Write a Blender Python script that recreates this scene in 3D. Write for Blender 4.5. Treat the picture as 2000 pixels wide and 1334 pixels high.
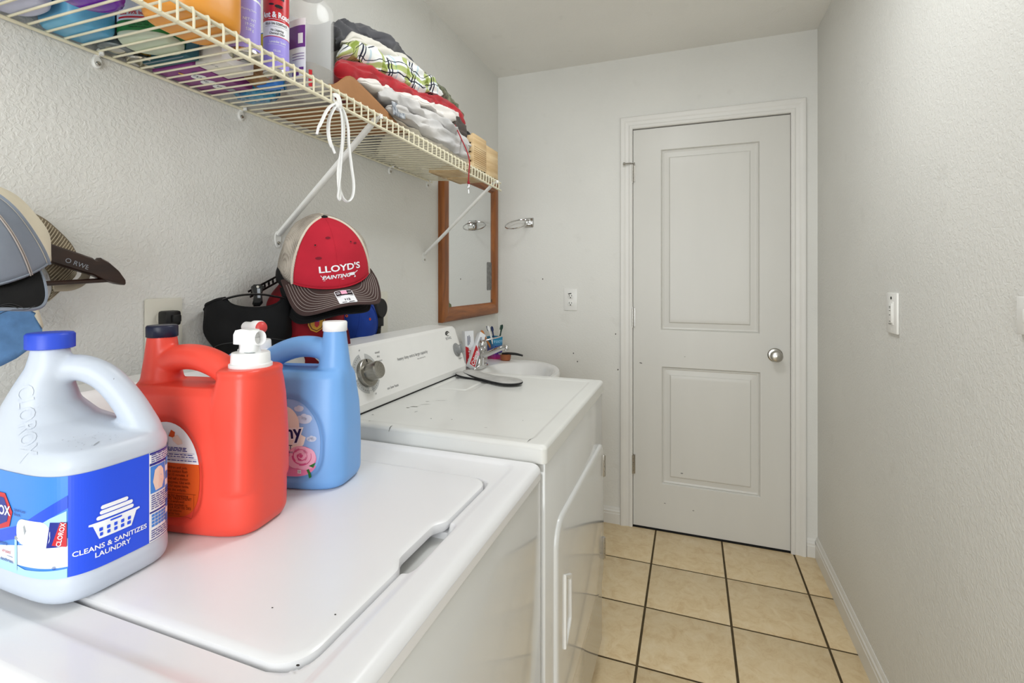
import bpy, bmesh, math, random
from math import sin, cos, pi, radians, sqrt, atan2, exp
from mathutils import Vector, Matrix, noise, Quaternion
from mathutils.bvhtree import BVHTree

random.seed(7)
for _o in list(bpy.data.objects):
    bpy.data.objects.remove(_o)
SC = bpy.context.scene
COL = SC.collection

# ------------------------------------------------------------------ camera
CAM = Vector((1.03, 0.0, 1.272))
cd = bpy.data.cameras.new('camera')
cd.sensor_width = 36.0
cd.lens = 952.0 / 2000.0 * 36.0
cd.shift_y = -122.0 / 2000.0
cd.clip_start = 0.01
cam = bpy.data.objects.new('camera', cd)
COL.objects.link(cam)
cam.location = CAM
cam.rotation_euler = (pi / 2, 0, math.atan(350 / 952))
SC.camera = cam

# ------------------------------------------------------------------ world, lights, exposure
w = bpy.data.worlds.new('world')
SC.world = w
w.use_nodes = True
bg = w.node_tree.nodes['Background']
bg.inputs[0].default_value = (0.95, 0.985, 1.0, 1)
bg.inputs[1].default_value = 1.0


def area(name, loc, rot, size, power, color=(1, 1, 1), size_y=None, shape='RECTANGLE'):
    l = bpy.data.lights.new(name, 'AREA')
    l.energy = power
    l.color = color
    l.shape = shape
    l.size = size
    if size_y:
        l.size_y = size_y
    o = bpy.data.objects.new(name, l)
    COL.objects.link(o)
    o.location = loc
    o.rotation_euler = rot
    return o


# added, unseen: an overhead fill, and a rear area light in place of bounced flash
area('ceiling_fill_light', (0.92, 1.25, 2.36), (0, 0, 0), 0.42, 9.2, (0.95, 0.985, 1.0), shape='DISK')
area('flash_fill_light', (1.22, -1.65, 1.45), (radians(90), 0, radians(20)), 1.5, 58.0, (0.945, 0.985, 1.0), 2.1)

SC.view_settings.view_transform = 'Standard'
SC.view_settings.look = 'None'
SC.view_settings.gamma = 1.0
SC.view_settings.use_curve_mapping = False
SC.view_settings.exposure = 0.0


# ------------------------------------------------------------------ helpers: materials
def lin(c):
    if isinstance(c, str):
        c = c.lstrip('#')
        c = tuple(int(c[i:i + 2], 16) / 255 for i in (0, 2, 4))
    return tuple((x / 12.92 if x <= 0.04045 else ((x + 0.055) / 1.055) ** 2.4) for x in c)


def newmat(name):
    m = bpy.data.materials.new(name)
    m.use_nodes = True
    nt = m.node_tree
    return m, nt, nt.nodes['Principled BSDF']


def mat(name, col, rough=0.5, metal=0.0, spec=0.5, var=0.06, vscale=18.0, bump=0.0, bscale=200.0, coat=0.0,
        trans=0.0, ior=1.45, sss=0.0, stretch=None, sheen=0.0, col2=None, bdist=0.001, alpha=1.0):
    """procedural material: principled shader, noise-driven colour variation, optional noise bump"""
    m, nt, p = newmat(name)
    N, L = nt.nodes, nt.links
    c = lin(col)
    tc = N.new('ShaderNodeTexCoord')
    mp = N.new('ShaderNodeMapping')
    L.new(tc.outputs['Object'], mp.inputs[0])
    if stretch:
        mp.inputs['Scale'].default_value = stretch
    n = N.new('ShaderNodeTexNoise')
    n.inputs['Scale'].default_value = vscale
    n.inputs['Detail'].default_value = 5
    L.new(mp.outputs[0], n.inputs['Vector'])
    r = N.new('ShaderNodeValToRGB')
    a = c if not col2 else c
    b = tuple(max(0, x * (1 - 2.2 * var)) for x in c) if not col2 else lin(col2)
    r.color_ramp.elements[0].position = 0.3
    r.color_ramp.elements[1].position = 0.72
    r.color_ramp.elements[0].color = (*b, 1)
    r.color_ramp.elements[1].color = (*a, 1)
    L.new(n.outputs[0], r.inputs[0])
    L.new(r.outputs[0], p.inputs['Base Color'])
    p.inputs['Roughness'].default_value = rough
    p.inputs['Metallic'].default_value = metal
    p.inputs['Specular IOR Level'].default_value = spec
    p.inputs['Coat Weight'].default_value = coat
    p.inputs['Coat Roughness'].default_value = 0.08
    p.inputs['IOR'].default_value = ior
    p.inputs['Transmission Weight'].default_value = trans
    p.inputs['Alpha'].default_value = alpha
    if sheen:
        p.inputs['Sheen Weight'].default_value = sheen
    if sss:
        p.inputs['Subsurface Weight'].default_value = sss
        p.inputs['Subsurface Radius'].default_value = (0.01, 0.01, 0.01)
        p.inputs['Subsurface Scale'].default_value = 0.6
    if bump:
        n2 = N.new('ShaderNodeTexNoise')
        n2.inputs['Scale'].default_value = bscale
        n2.inputs['Detail'].default_value = 3
        L.new(mp.outputs[0], n2.inputs['Vector'])
        bp = N.new('ShaderNodeBump')
        bp.inputs['Strength'].default_value = bump
        bp.inputs['Distance'].default_value = bdist
        L.new(n2.outputs[0], bp.inputs['Height'])
        L.new(bp.outputs[0], p.inputs['Normal'])
    return m


def wall_mat(name, col, strength, scale=1.0):
    """painted drywall with a knock-down plaster texture and a few faint scuffs"""
    m, nt, p = newmat(name)
    N, L = nt.nodes, nt.links
    tc = N.new('ShaderNodeTexCoord')
    n1 = N.new('ShaderNodeTexNoise')
    n1.inputs['Scale'].default_value = 125 * scale
    n1.inputs['Detail'].default_value = 4
    n1.inputs['Distortion'].default_value = 0.7
    n2 = N.new('ShaderNodeTexVoronoi')
    n2.feature = 'SMOOTH_F1'
    n2.inputs['Scale'].default_value = 62 * scale
    n3 = N.new('ShaderNodeTexNoise')
    n3.inputs['Scale'].default_value = 1.7
    n3.inputs['Detail'].default_value = 3
    n4 = N.new('ShaderNodeTexNoise')
    n4.inputs['Scale'].default_value = 9
    n4.inputs['Detail'].default_value = 8
    for n in (n1, n2, n3, n4):
        L.new(tc.outputs['Object'], n.inputs['Vector'])
    rr = N.new('ShaderNodeValToRGB')
    rr.color_ramp.elements[0].position = 0.42
    rr.color_ramp.elements[1].position = 0.6
    L.new(n1.outputs[0], rr.inputs[0])
    mx = N.new('ShaderNodeMath')
    mx.operation = 'MULTIPLY_ADD'
    mx.inputs[1].default_value = 0.6
    L.new(n2.outputs['Distance'], mx.inputs[0])
    L.new(rr.outputs[0], mx.inputs[2])
    bp = N.new('ShaderNodeBump')
    bp.inputs['Strength'].default_value = strength
    bp.inputs['Distance'].default_value = 0.0016
    L.new(mx.outputs[0], bp.inputs['Height'])
    L.new(bp.outputs[0], p.inputs['Normal'])
    c = lin(col)
    cr = N.new('ShaderNodeValToRGB')
    cr.color_ramp.elements[0].position = 0.3
    cr.color_ramp.elements[1].position = 0.65
    cr.color_ramp.elements[0].color = (*[x * 0.94 for x in c], 1)
    cr.color_ramp.elements[1].color = (*c, 1)
    L.new(n3.outputs[0], cr.inputs[0])
    sc = N.new('ShaderNodeValToRGB')
    sc.color_ramp.elements[0].position = 0.27
    sc.color_ramp.elements[1].position = 0.36
    sc.color_ramp.elements[0].color = (0.8, 0.79, 0.77, 1)
    sc.color_ramp.elements[1].color = (1, 1, 1, 1)
    L.new(n4.outputs[0], sc.inputs[0])
    ml = N.new('ShaderNodeMix')
    ml.data_type = 'RGBA'
    ml.blend_type = 'MULTIPLY'
    ml.inputs[0].default_value = 0.22
    L.new(cr.outputs[0], ml.inputs[6])
    L.new(sc.outputs[0], ml.inputs[7])
    L.new(ml.outputs[2], p.inputs['Base Color'])
    p.inputs['Roughness'].default_value = 0.6
    p.inputs['Specular IOR Level'].default_value = 0.3
    return m


def wood_mat(name, c1, c2, scale=(3, 40, 40), rough=0.4):
    m, nt, p = newmat(name)
    N, L = nt.nodes, nt.links
    tc = N.new('ShaderNodeTexCoord')
    mp = N.new('ShaderNodeMapping')
    mp.inputs['Scale'].default_value = scale
    n = N.new('ShaderNodeTexNoise')
    n.inputs['Scale'].default_value = 1.6
    n.inputs['Detail'].default_value = 8
    n.inputs['Roughness'].default_value = 0.65
    n.inputs['Distortion'].default_value = 0.6
    L.new(tc.outputs['Object'], mp.inputs[0])
    L.new(mp.outputs[0], n.inputs['Vector'])
    r = N.new('ShaderNodeValToRGB')
    r.color_ramp.elements[0].position = 0.34
    r.color_ramp.elements[1].position = 0.66
    r.color_ramp.elements[0].color = (*lin(c2), 1)
    r.color_ramp.elements[1].color = (*lin(c1), 1)
    L.new(n.outputs[0], r.inputs[0])
    L.new(r.outputs[0], p.inputs['Base Color'])
    p.inputs['Roughness'].default_value = rough
    bp = N.new('ShaderNodeBump')
    bp.inputs['Strength'].default_value = 0.25
    bp.inputs['Distance'].default_value = 0.0008
    L.new(n.outputs[0], bp.inputs['Height'])
    L.new(bp.outputs[0], p.inputs['Normal'])
    return m


def tile_mat():
    m, nt, p = newmat('beige_ceramic')
    N, L = nt.nodes, nt.links
    ge = N.new('ShaderNodeNewGeometry')
    oi = N.new('ShaderNodeObjectInfo')
    ad = N.new('ShaderNodeVectorMath')
    ad.operation = 'ADD'
    ml = N.new('ShaderNodeMath')
    ml.operation = 'MULTIPLY'
    ml.inputs[1].default_value = 40
    L.new(oi.outputs['Random'], ml.inputs[0])
    L.new(ge.outputs['Position'], ad.inputs[0])
    L.new(ml.outputs[0], ad.inputs[1])
    n = N.new('ShaderNodeTexNoise')
    n.inputs['Scale'].default_value = 19
    n.inputs['Detail'].default_value = 8
    n.inputs['Roughness'].default_value = 0.7
    n.inputs['Distortion'].default_value = 0.7
    L.new(ad.outputs[0], n.inputs['Vector'])
    r = N.new('ShaderNodeValToRGB')
    e = r.color_ramp.elements
    e[0].position = 0.28
    e[1].position = 0.72
    e[0].color = (*lin('#cfb184'), 1)
    e[1].color = (*lin('#e9d6b4'), 1)
    x = e.new(0.5)
    x.color = (*lin('#e0c9a0'), 1)
    L.new(n.outputs[0], r.inputs[0])
    L.new(r.outputs[0], p.inputs['Base Color'])
    p.inputs['Roughness'].default_value = 0.38
    n2 = N.new('ShaderNodeTexNoise')
    n2.inputs['Scale'].default_value = 60
    L.new(ge.outputs['Position'], n2.inputs['Vector'])
    bp = N.new('ShaderNodeBump')
    bp.inputs['Strength'].default_value = 0.12
    bp.inputs['Distance'].default_value = 0.001
    L.new(n2.outputs[0], bp.inputs['Height'])
    L.new(bp.outputs[0], p.inputs['Normal'])
    return m


def ramp_uv_mat(name, urows, vrows, uper, vper, rough=0.8):
    """woven plaid: constant colour ramps along both cloth directions, multiplied"""
    m, nt, p = newmat(name)
    N, L = nt.nodes, nt.links
    uv = N.new('ShaderNodeUVMap')
    sp = N.new('ShaderNodeSeparateXYZ')
    L.new(uv.outputs[0], sp.inputs[0])
    outs = []
    for k, (rows, per) in enumerate(((urows, uper), (vrows, vper))):
        d = N.new('ShaderNodeMath')
        d.operation = 'DIVIDE'
        d.inputs[1].default_value = per
        f = N.new('ShaderNodeMath')
        f.operation = 'FRACT'
        L.new(sp.outputs[k], d.inputs[0])
        L.new(d.outputs[0], f.inputs[0])
        r = N.new('ShaderNodeValToRGB')
        r.color_ramp.interpolation = 'CONSTANT'
        e = r.color_ramp.elements
        while len(e) > 1:
            e.remove(e[-1])
        for i, (pos, c) in enumerate(rows):
            x = e[0] if i == 0 else e.new(pos)
            x.position = pos
            x.color = (*lin(c), 1)
        L.new(f.outputs[0], r.inputs[0])
        outs.append(r.outputs[0])
    mx = N.new('ShaderNodeMix')
    mx.data_type = 'RGBA'
    mx.blend_type = 'MULTIPLY'
    mx.inputs[0].default_value = 1
    L.new(outs[0], mx.inputs[6])
    L.new(outs[1], mx.inputs[7])
    L.new(mx.outputs[2], p.inputs['Base Color'])
    p.inputs['Roughness'].default_value = rough
    return m


# ------------------------------------------------------------------ helpers: geometry
class G:
    """collects vertices and faces; build() links them as ONE mesh object"""

    def __init__(s):
        s.v, s.f, s.m, s.uv = [], [], [], []

    def add(s, verts, faces, mi=0):
        o = len(s.v)
        s.v += [tuple(x) for x in verts]
        s.f += [tuple(i + o for i in f) for f in faces]
        s.m += [mi] * len(faces)
        return s

    def box(s, x0, y0, z0, x1, y1, z1, b=0.0, mi=0, seg=2):
        if b <= 0:
            v = [(x0, y0, z0), (x1, y0, z0), (x1, y1, z0), (x0, y1, z0), (x0, y0, z1), (x1, y0, z1), (x1, y1, z1), (x0, y1, z1)]
            f = [(0, 3, 2, 1), (4, 5, 6, 7), (0, 1, 5, 4), (1, 2, 6, 5), (2, 3, 7, 6), (3, 0, 4, 7)]
            return s.add(v, f, mi)
        bm = bmesh.new()
        bmesh.ops.create_cube(bm, size=1)
        for q in bm.verts:
            q.co = Vector(((x0 + x1) / 2 + q.co.x * (x1 - x0), (y0 + y1) / 2 + q.co.y * (y1 - y0), (z0 + z1) / 2 + q.co.z * (z1 - z0)))
        bmesh.ops.bevel(bm, geom=bm.edges[:], offset=b, segments=seg, profile=0.5, affect='EDGES')
        return s.bm(bm, mi)

    def bm(s, bm, mi=0):
        bm.verts.index_update()
        s.add([q.co[:] for q in bm.verts], [[q.index for q in f.verts] for f in bm.faces], mi)
        bm.free()
        return s

    def loft(s, rings, cap=True, mi=0, closed=True):
        n = len(rings[0])
        v = [p for r in rings for p in r]
        f = []
        for i in range(len(rings) - 1):
            for j in range(n if closed else n - 1):
                a, b = i * n + j, i * n + (j + 1) % n
                f.append((a, b, b + n, a + n))
        if cap:
            f.append(tuple(reversed(range(n))))
            f.append(tuple((len(rings) - 1) * n + j for j in range(n)))
        return s.add(v, f, mi)

    def tube(s, pts, r, n=10, closed=False, mi=0, cap=True, flat=1.0):
        pts = [Vector(p) for p in pts]
        m = len(pts)
        rad = r if isinstance(r, (list, tuple)) else [r] * m
        rings = []
        up = None
        for i, p in enumerate(pts):
            if closed:
                t = (pts[(i + 1) % m] - pts[i - 1])
            else:
                t = pts[min(i + 1, m - 1)] - pts[max(i - 1, 0)]
            t.normalize()
            if up is None:
                up = Vector((0, 0, 1)) if abs(t.z) < 0.9 else Vector((1, 0, 0))
            a = (up - t * up.dot(t)).normalized()
            b = t.cross(a)
            up = a
            rings.append([p + (a * cos(2 * pi * k / n) * flat + b * sin(2 * pi * k / n)) * rad[i] for k in range(n)])
        if closed:
            v = [q for rg in rings for q in rg]
            f = []
            for i in range(m):
                for j in range(n):
                    a0, a1 = i * n + j, i * n + (j + 1) % n
                    i2 = (i + 1) % m
                    f.append((a0, a1, i2 * n + (j + 1) % n, i2 * n + j))
            return s.add(v, f, mi)
        return s.loft(rings, cap, mi)

    def cyl(s, c, axis, r, h, n=24, mi=0, r2=None, b=0.0):
        """cylinder from c along axis; b = rounded rim"""
        prof = [(0, r), (h, r if r2 is None else r2)]
        if b:
            r2 = r if r2 is None else r2
            prof = [(0, r - b), (b * .3, r - b * .3), (b, r), (h - b, r2), (h - b * .3, r2 - b * .3), (h, r2 - b)]
        return s.lathe(c, axis, prof, n, mi)

    def lathe(s, c, axis, prof, n=32, mi=0, cap=True, ribs=0, ribd=0.0):
        """prof: list of (height, radius)"""
        c, ax = Vector(c), Vector(axis).normalized()
        u = ax.orthogonal().normalized()
        if abs(ax.z) > .99:
            u = Vector((1, 0, 0))
        v = ax.cross(u)
        rings = []
        for h, r in prof:
            ring = []
            for k in range(n):
                rr = r
                if ribs:
                    rr = r + ribd * (1 if (k * ribs // n * 2 + (k * ribs * 2 // n) % 2) % 2 else 0)
                a = 2 * pi * k / n
                ring.append(c + ax * h + (u * cos(a) + v * sin(a)) * rr)
            rings.append(ring)
        return s.loft(rings, cap, mi)

    def grid(s, fn, nu, nv, mi=0, uvfn=None, wrapu=False):
        v = [fn(i / nu, j / nv) for j in range(nv + 1) for i in range(nu + 1)]
        f = [(j * (nu + 1) + i, j * (nu + 1) + i + 1, (j + 1) * (nu + 1) + i + 1, (j + 1) * (nu + 1) + i) for j in range(nv) for i in range(nu)]
        return s.add(v, f, mi)

    def ball(s, c, rx, ry, rz, n=16, m=10, mi=0):
        v, f = [], []
        for i in range(m + 1):
            t = pi * i / m
            for j in range(n):
                a = 2 * pi * j / n
                v.append((c[0] + rx * sin(t) * cos(a), c[1] + ry * sin(t) * sin(a), c[2] - rz * cos(t)))
        for i in range(m):
            for j in range(n):
                f.append((i * n + j, i * n + (j + 1) % n, (i + 1) * n + (j + 1) % n, (i + 1) * n + j))
        return s.add(v, f, mi)

    def move(s, M):
        s.v = [tuple(M @ Vector(p)) for p in s.v]
        return s

    def build(s, name, mats, parent=None, local=False, smooth=True, angle=35, solid=0.0, sub=0):
        me = bpy.data.meshes.new(name)
        off = Vector((0, 0, 0))
        if parent is not None and not local:
            q = parent
            while q is not None:
                off += q.location
                q = q.parent
        me.from_pydata([tuple(Vector(p) - off) for p in s.v], [], s.f)
        me.validate()
        if not isinstance(mats, (list, tuple)):
            mats = [mats]
        for k in mats:
            me.materials.append(k)
        if len(s.m) == len(me.polygons):
            me.polygons.foreach_set('material_index', s.m)
        return link(name, me, parent, smooth, angle, solid, sub)


def link(name, me, parent=None, smooth=True, angle=35, solid=0.0, sub=0):
    if smooth:
        me.polygons.foreach_set('use_smooth', [True] * len(me.polygons))
        try:
            me.set_sharp_from_angle(angle=radians(angle))
        except Exception:
            pass
    me.update()
    o = bpy.data.objects.new(name, me)
    COL.objects.link(o)
    if parent is not None:
        o.parent = parent
    if sub:
        q = o.modifiers.new('sub', 'SUBSURF')
        q.levels = q.render_levels = sub
    if solid:
        q = o.modifiers.new('solid', 'SOLIDIFY')
        q.thickness = solid
        q.offset = 0
    return o


def thing(name, label, cat, loc=(0, 0, 0), rot=(0, 0, 0), group=None, mtx=None):
    o = bpy.data.objects.new(name, None)
    COL.objects.link(o)
    o.empty_display_size = 0.05
    o.location = loc
    o.rotation_euler = rot
    if mtx is not None:
        o.rotation_mode = 'QUATERNION'
        o.rotation_quaternion = mtx.to_quaternion()
    return tag(o, label, cat, group)


def tag(o, label, cat, group=None):
    o['label'] = label
    o['category'] = cat
    if group:
        o['group'] = group
    return o


def struct(o):
    o['kind'] = 'structure'
    return o


def lab(o, label):
    o['label'] = label
    return o


def cr(pts, n=8, closed=False):
    """Catmull-Rom through pts"""
    P = [Vector(p) for p in pts]
    out = []
    m = len(P)
    rng = range(m) if closed else range(m - 1)
    for i in rng:
        p0 = P[i - 1] if (closed or i > 0) else P[i] * 2 - P[i + 1]
        p1, p2 = P[i], P[(i + 1) % m]
        p3 = P[(i + 2) % m] if (closed or i + 2 < m) else P[i + 1] * 2 - P[i]
        for k in range(n):
            t = k / n
            out.append(0.5 * ((2 * p1) + (p2 - p0) * t + (2 * p0 - 5 * p1 + 4 * p2 - p3) * t * t + (3 * p1 - p0 - 3 * p2 + p3) * t ** 3))
    if not closed:
        out.append(P[-1])
    return out


def sell(cx, cy, rx, ry, z, n=40, e=4.0, rot=0.0):
    """horizontal superellipse ring"""
    out = []
    for k in range(n):
        a = 2 * pi * k / n
        c, s_ = cos(a), sin(a)
        x = rx * math.copysign(abs(c) ** (2 / e), c)
        y = ry * math.copysign(abs(s_) ** (2 / e), s_)
        out.append((cx + x * cos(rot) - y * sin(rot), cy + x * sin(rot) + y * cos(rot), z))
    return out


def fuse(g, voxel=0.0025, smooth=4):
    """union of overlapping closed pieces as one smooth skin; returns (mesh, bvh)"""
    me = bpy.data.meshes.new('fuse')
    me.from_pydata(g.v, [], g.f)
    o = bpy.data.objects.new('fuse', me)
    COL.objects.link(o)
    q = o.modifiers.new('r', 'REMESH')
    q.mode = 'VOXEL'
    q.voxel_size = voxel
    q = o.modifiers.new('s', 'SMOOTH')
    q.factor = 0.5
    q.iterations = smooth
    dg = bpy.context.evaluated_depsgraph_get()
    out = bpy.data.meshes.new_from_object(o.evaluated_get(dg))
    bpy.data.objects.remove(o)
    bpy.data.meshes.remove(me)
    return out


def bvh_of(me):
    return BVHTree.FromPolygons([v.co[:] for v in me.vertices], [p.vertices[:] for p in me.polygons])


def projector(bvh, O, U, V, off=0.0006, far=0.4):
    """maps flat (u,v) onto the nearest surface met along -N"""
    O, U, V = Vector(O), Vector(U).normalized(), Vector(V).normalized()
    Nn = U.cross(V).normalized()
    last = [0.0]

    def fn(u, v, extra=0.0):
        p = O + U * u + V * v
        hit = bvh.ray_cast(p, -Nn, far)
        if hit[0] is None:
            return p - Nn * last[0]
        last[0] = hit[3]
        return hit[0] + Nn * (off + extra)
    return fn


def text2d(s, size, align='CENTER', bold=0.0, shear=0.0, sx=1.0):
    cu = bpy.data.curves.new('t', 'FONT')
    cu.body = s
    cu.size = size
    cu.align_x = align
    cu.align_y = 'CENTER'
    cu.offset = bold
    cu.shear = shear
    cu.resolution_u = 3
    o = bpy.data.objects.new('t', cu)
    COL.objects.link(o)
    dg = bpy.context.evaluated_depsgraph_get()
    me = bpy.data.meshes.new_from_object(o.evaluated_get(dg))
    v = [(p.co.x * sx, p.co.y) for p in me.vertices]
    f = [tuple(p.vertices) for p in me.polygons]
    bpy.data.objects.remove(o)
    bpy.data.curves.remove(cu)
    bpy.data.meshes.remove(me)
    return v, f


def poly2d(pts, cuts=0):
    bm = bmesh.new()
    vs = [bm.verts.new((p[0], p[1], 0)) for p in pts]
    bm.faces.new(vs)
    bmesh.ops.triangulate(bm, faces=bm.faces[:])
    for _ in range(cuts):
        bmesh.ops.subdivide_edges(bm, edges=bm.edges[:], cuts=1, use_grid_fill=True)
    bm.verts.index_update()
    v = [(q.co.x, q.co.y) for q in bm.verts]
    f = [tuple(q.index for q in x.verts) for x in bm.faces]
    bm.free()
    return v, f


def finer(shape, cuts=2):
    bm = bmesh.new()
    vs = [bm.verts.new((x, y, 0)) for x, y in shape[0]]
    for f in shape[1]:
        try:
            bm.faces.new([vs[i] for i in f])
        except ValueError:
            pass
    bmesh.ops.triangulate(bm, faces=bm.faces[:])
    for _ in range(cuts):
        bmesh.ops.subdivide_edges(bm, edges=bm.edges[:], cuts=1, use_grid_fill=True)
    bm.verts.index_update()
    out = [(q.co.x, q.co.y) for q in bm.verts], [tuple(q.index for q in x.verts) for x in bm.faces]
    bm.free()
    return out


def rect2d(u0, v0, u1, v1, nu=1, nv=1):
    v = [(u0 + (u1 - u0) * i / nu, v0 + (v1 - v0) * j / nv) for j in range(nv + 1) for i in range(nu + 1)]
    f = [(j * (nu + 1) + i, j * (nu + 1) + i + 1, (j + 1) * (nu + 1) + i + 1, (j + 1) * (nu + 1) + i) for j in range(nv) for i in range(nu)]
    return v, f


def rrect(u0, v0, u1, v1, r, n=5):
    out = []
    for cx, cy, a0 in ((u1 - r, v0 + r, -pi / 2), (u1 - r, v1 - r, 0), (u0 + r, v1 - r, pi / 2), (u0 + r, v0 + r, pi)):
        for k in range(n + 1):
            a = a0 + pi / 2 * k / n
            out.append((cx + r * cos(a), cy + r * sin(a)))
    return out


def ell(cx, cy, rx, ry, n=28, a0=0, a1=2 * pi):
    full = abs(a1 - a0 - 2 * pi) < 1e-6
    m = n if full else n + 1
    return [(cx + rx * cos(a0 + (a1 - a0) * k / n), cy + ry * sin(a0 + (a1 - a0) * k / n)) for k in range(m)]


def disc2d(cx, cy, rx, ry, n=32, rings=5, e=2.0):
    v = [(cx, cy)]
    f = []
    for i in range(1, rings + 1):
        for k in range(n):
            a = 2 * pi * k / n
            c, s_ = cos(a), sin(a)
            v.append((cx + rx * i / rings * math.copysign(abs(c) ** (2 / e), c), cy + ry * i / rings * math.copysign(abs(s_) ** (2 / e), s_)))
    for k in range(n):
        f.append((0, 1 + k, 1 + (k + 1) % n))
    for i in range(rings - 1):
        for k in range(n):
            a, b = 1 + i * n + k, 1 + i * n + (k + 1) % n
            f.append((a, a + n, b + n, b))
    return v, f


def at(shape, du=0, dv=0, rot=0.0, sc=1.0):
    v, f = shape
    c, s_ = cos(rot) * sc, sin(rot) * sc
    return [(du + x * c - y * s_, dv + x * s_ + y * c) for x, y in v], f


def prints(name, material, shapes, fn, parent, extra=0.0, label=None):
    """flat print: shapes in the label's plane, laid on a surface by fn(u, v, extra)"""
    g = G()
    for v, f in shapes:
        g.add([fn(x, y, extra) for x, y in v], f)
    o = g.build(name, material, parent, local=True, smooth=False)
    if label:
        lab(o, label)
    return o


def frame_plane(O, U, V):
    O, U, V = Vector(O), Vector(U).normalized(), Vector(V).normalized()
    Nn = U.cross(V)
    return lambda u, v, extra=0.0: O + U * u + V * v + Nn * (0.0004 + extra)


def sstep(a, b, x):
    t = min(1, max(0, (x - a) / (b - a)))
    return t * t * (3 - 2 * t)


def sd_rr(x, y, x0, y0, x1, y1, r):
    """signed distance to a rounded rectangle"""
    cx, cy = (x0 + x1) / 2, (y0 + y1) / 2
    qx, qy = abs(x - cx) - (x1 - x0) / 2 + r, abs(y - cy) - (y1 - y0) / 2 + r
    return sqrt(max(qx, 0) ** 2 + max(qy, 0) ** 2) + min(max(qx, qy), 0) - r


# ------------------------------------------------------------------ materials
M = {}
M['wall'] = wall_mat('painted_knockdown_wall', '#e7e6e1', 0.36)
M['wall_smooth'] = wall_mat('painted_end_wall', '#e7e6e1', 0.16)
M['ceiling'] = wall_mat('painted_ceiling', '#f2f0ea', 0.25)
M['paint'] = mat('white_trim_paint', '#e6e4df', 0.38, var=0.02, vscale=6, bump=0.05, bscale=90)
M['door'] = mat('white_door_paint', '#dad8d2', 0.35, var=0.025, vscale=5, bump=0.08, bscale=120, stretch=(1, 1, .2))
M['grout'] = mat('dark_brown_grout', '#55462c', 0.9, var=0.15, vscale=30, bump=0.3, bscale=300)
M['tile'] = tile_mat()
M['enamel'] = mat('white_appliance_enamel', '#d9d9d7', 0.09, var=0.008, vscale=3, coat=0.3)
M['enamel_top'] = mat('white_satin_enamel', '#ebebed', 0.3, var=0.012, vscale=5, coat=0.2)
M['console'] = mat('white_console_plastic', '#e8e7e4', 0.35, var=0.01)
M['dark_gap'] = mat('dark_gap', '#1d1c1b', 0.8)
M['scuff'] = mat('dark_scuff', '#3a3835', 0.8)
M['grey_scuff'] = mat('grey_scuff', '#8d8a85', 0.8)
M['chrome'] = mat('polished_chrome', '#d8d8d8', 0.08, metal=1.0, var=0.02)
M['nickel'] = mat('satin_nickel', '#b9b6b0', 0.24, metal=1.0, var=0.04)
M['brushed'] = mat('brushed_knob_metal', '#a6a39b', 0.28, metal=0.9, var=0.12, vscale=40, stretch=(1, 8, 8))
M['wire'] = mat('ivory_vinyl_wire', '#e8e1c6', 0.4, var=0.06, vscale=14)
M['brace'] = mat('white_painted_steel', '#e9e8e4', 0.35, var=0.03)
M['plate'] = mat('white_switch_plastic', '#efeeea', 0.3, var=0.01)
M['plate_ivory'] = mat('ivory_plate_plastic', '#dfdccf', 0.35, var=0.02)
M['black'] = mat('black_plastic', '#151516', 0.4, var=0.1)
M['black_rubber'] = mat('black_rubber', '#1b1b1c', 0.6, var=0.1, bump=0.1)
M['oak'] = wood_mat('oak_frame_wood', '#a8642c', '#6d3a14', (14, 14, 1.6))
M['oak_h'] = wood_mat('oak_rail_wood', '#a8642c', '#6d3a14', (14, 1.6, 14))
M['pine'] = wood_mat('pale_pine', '#e0c79c', '#c2a071', (10, 2.2, 20), 0.6)
M['dark_wood'] = wood_mat('dark_walnut', '#3a241b', '#1c100c', (20, 3, 20), 0.35)
M['mirror'] = mat('mirror_silver', '#e4e6e6', 0.015, metal=1.0, var=0.0)
M['porcelain'] = mat('white_porcelain', '#efeeec', 0.1, var=0.01, coat=0.4)
M['plate_grey'] = mat('light_grey_print', '#b9bab9', 0.5, var=0.02)
M['print_grey'] = mat('grey_print', '#77777a', 0.6, var=0.0)
M['knob_grey'] = mat('grey_plastic_knob', '#8b8c8c', 0.32, var=0.05)
M['dark_groove'] = mat('wood_groove', '#8a6232', 0.8)
M['dryer_top'] = mat('white_worn_enamel', '#dedeDa'.lower(), 0.3, var=0.02, vscale=9, coat=0.2)

# ================================================================== THE ROOM
YE, W, H, YB = 2.573, 1.572, 2.415, -0.95
g = G().box(-0.12, YB - .12, 0, 0, YE + .12, H)
struct(g.build('wall_left', M['wall'], smooth=False))
g = G().box(W, YB - .12, 0, W + .12, YE + .12, H)
struct(g.build('wall_right', M['wall'], smooth=False))
# end wall around the door opening
g = G()
DX0, DX1, DZ = 0.742, 1.470, 2.050
g.box(0, YE, 0, DX0, YE + .12, H).box(DX1, YE, 0, W, YE + .12, H).box(DX0, YE, DZ, DX1, YE + .12, H)
wall_end = struct(g.build('wall_end', M['wall_smooth'], smooth=False))
# wall behind the camera with the opening the photograph is taken through
g = G()
g.box(0, YB - .12, 0, 0.35, YB, H).box(1.45, YB - .12, 0, W, YB, H).box(0.35, YB - .12, 2.1, 1.45, YB, H)
struct(g.build('wall_back', M['wall_smooth'], smooth=False))
struct(G().box(-0.12, YB - .12, H, W + .12, YE + .12, H + .1).build('ceiling', M['ceiling'], smooth=False))
floor = struct(G().box(-0.12, YB - .12, -0.12, W + .12, YE + .12, -0.003).build('floor', M['grout'], smooth=False))
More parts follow.
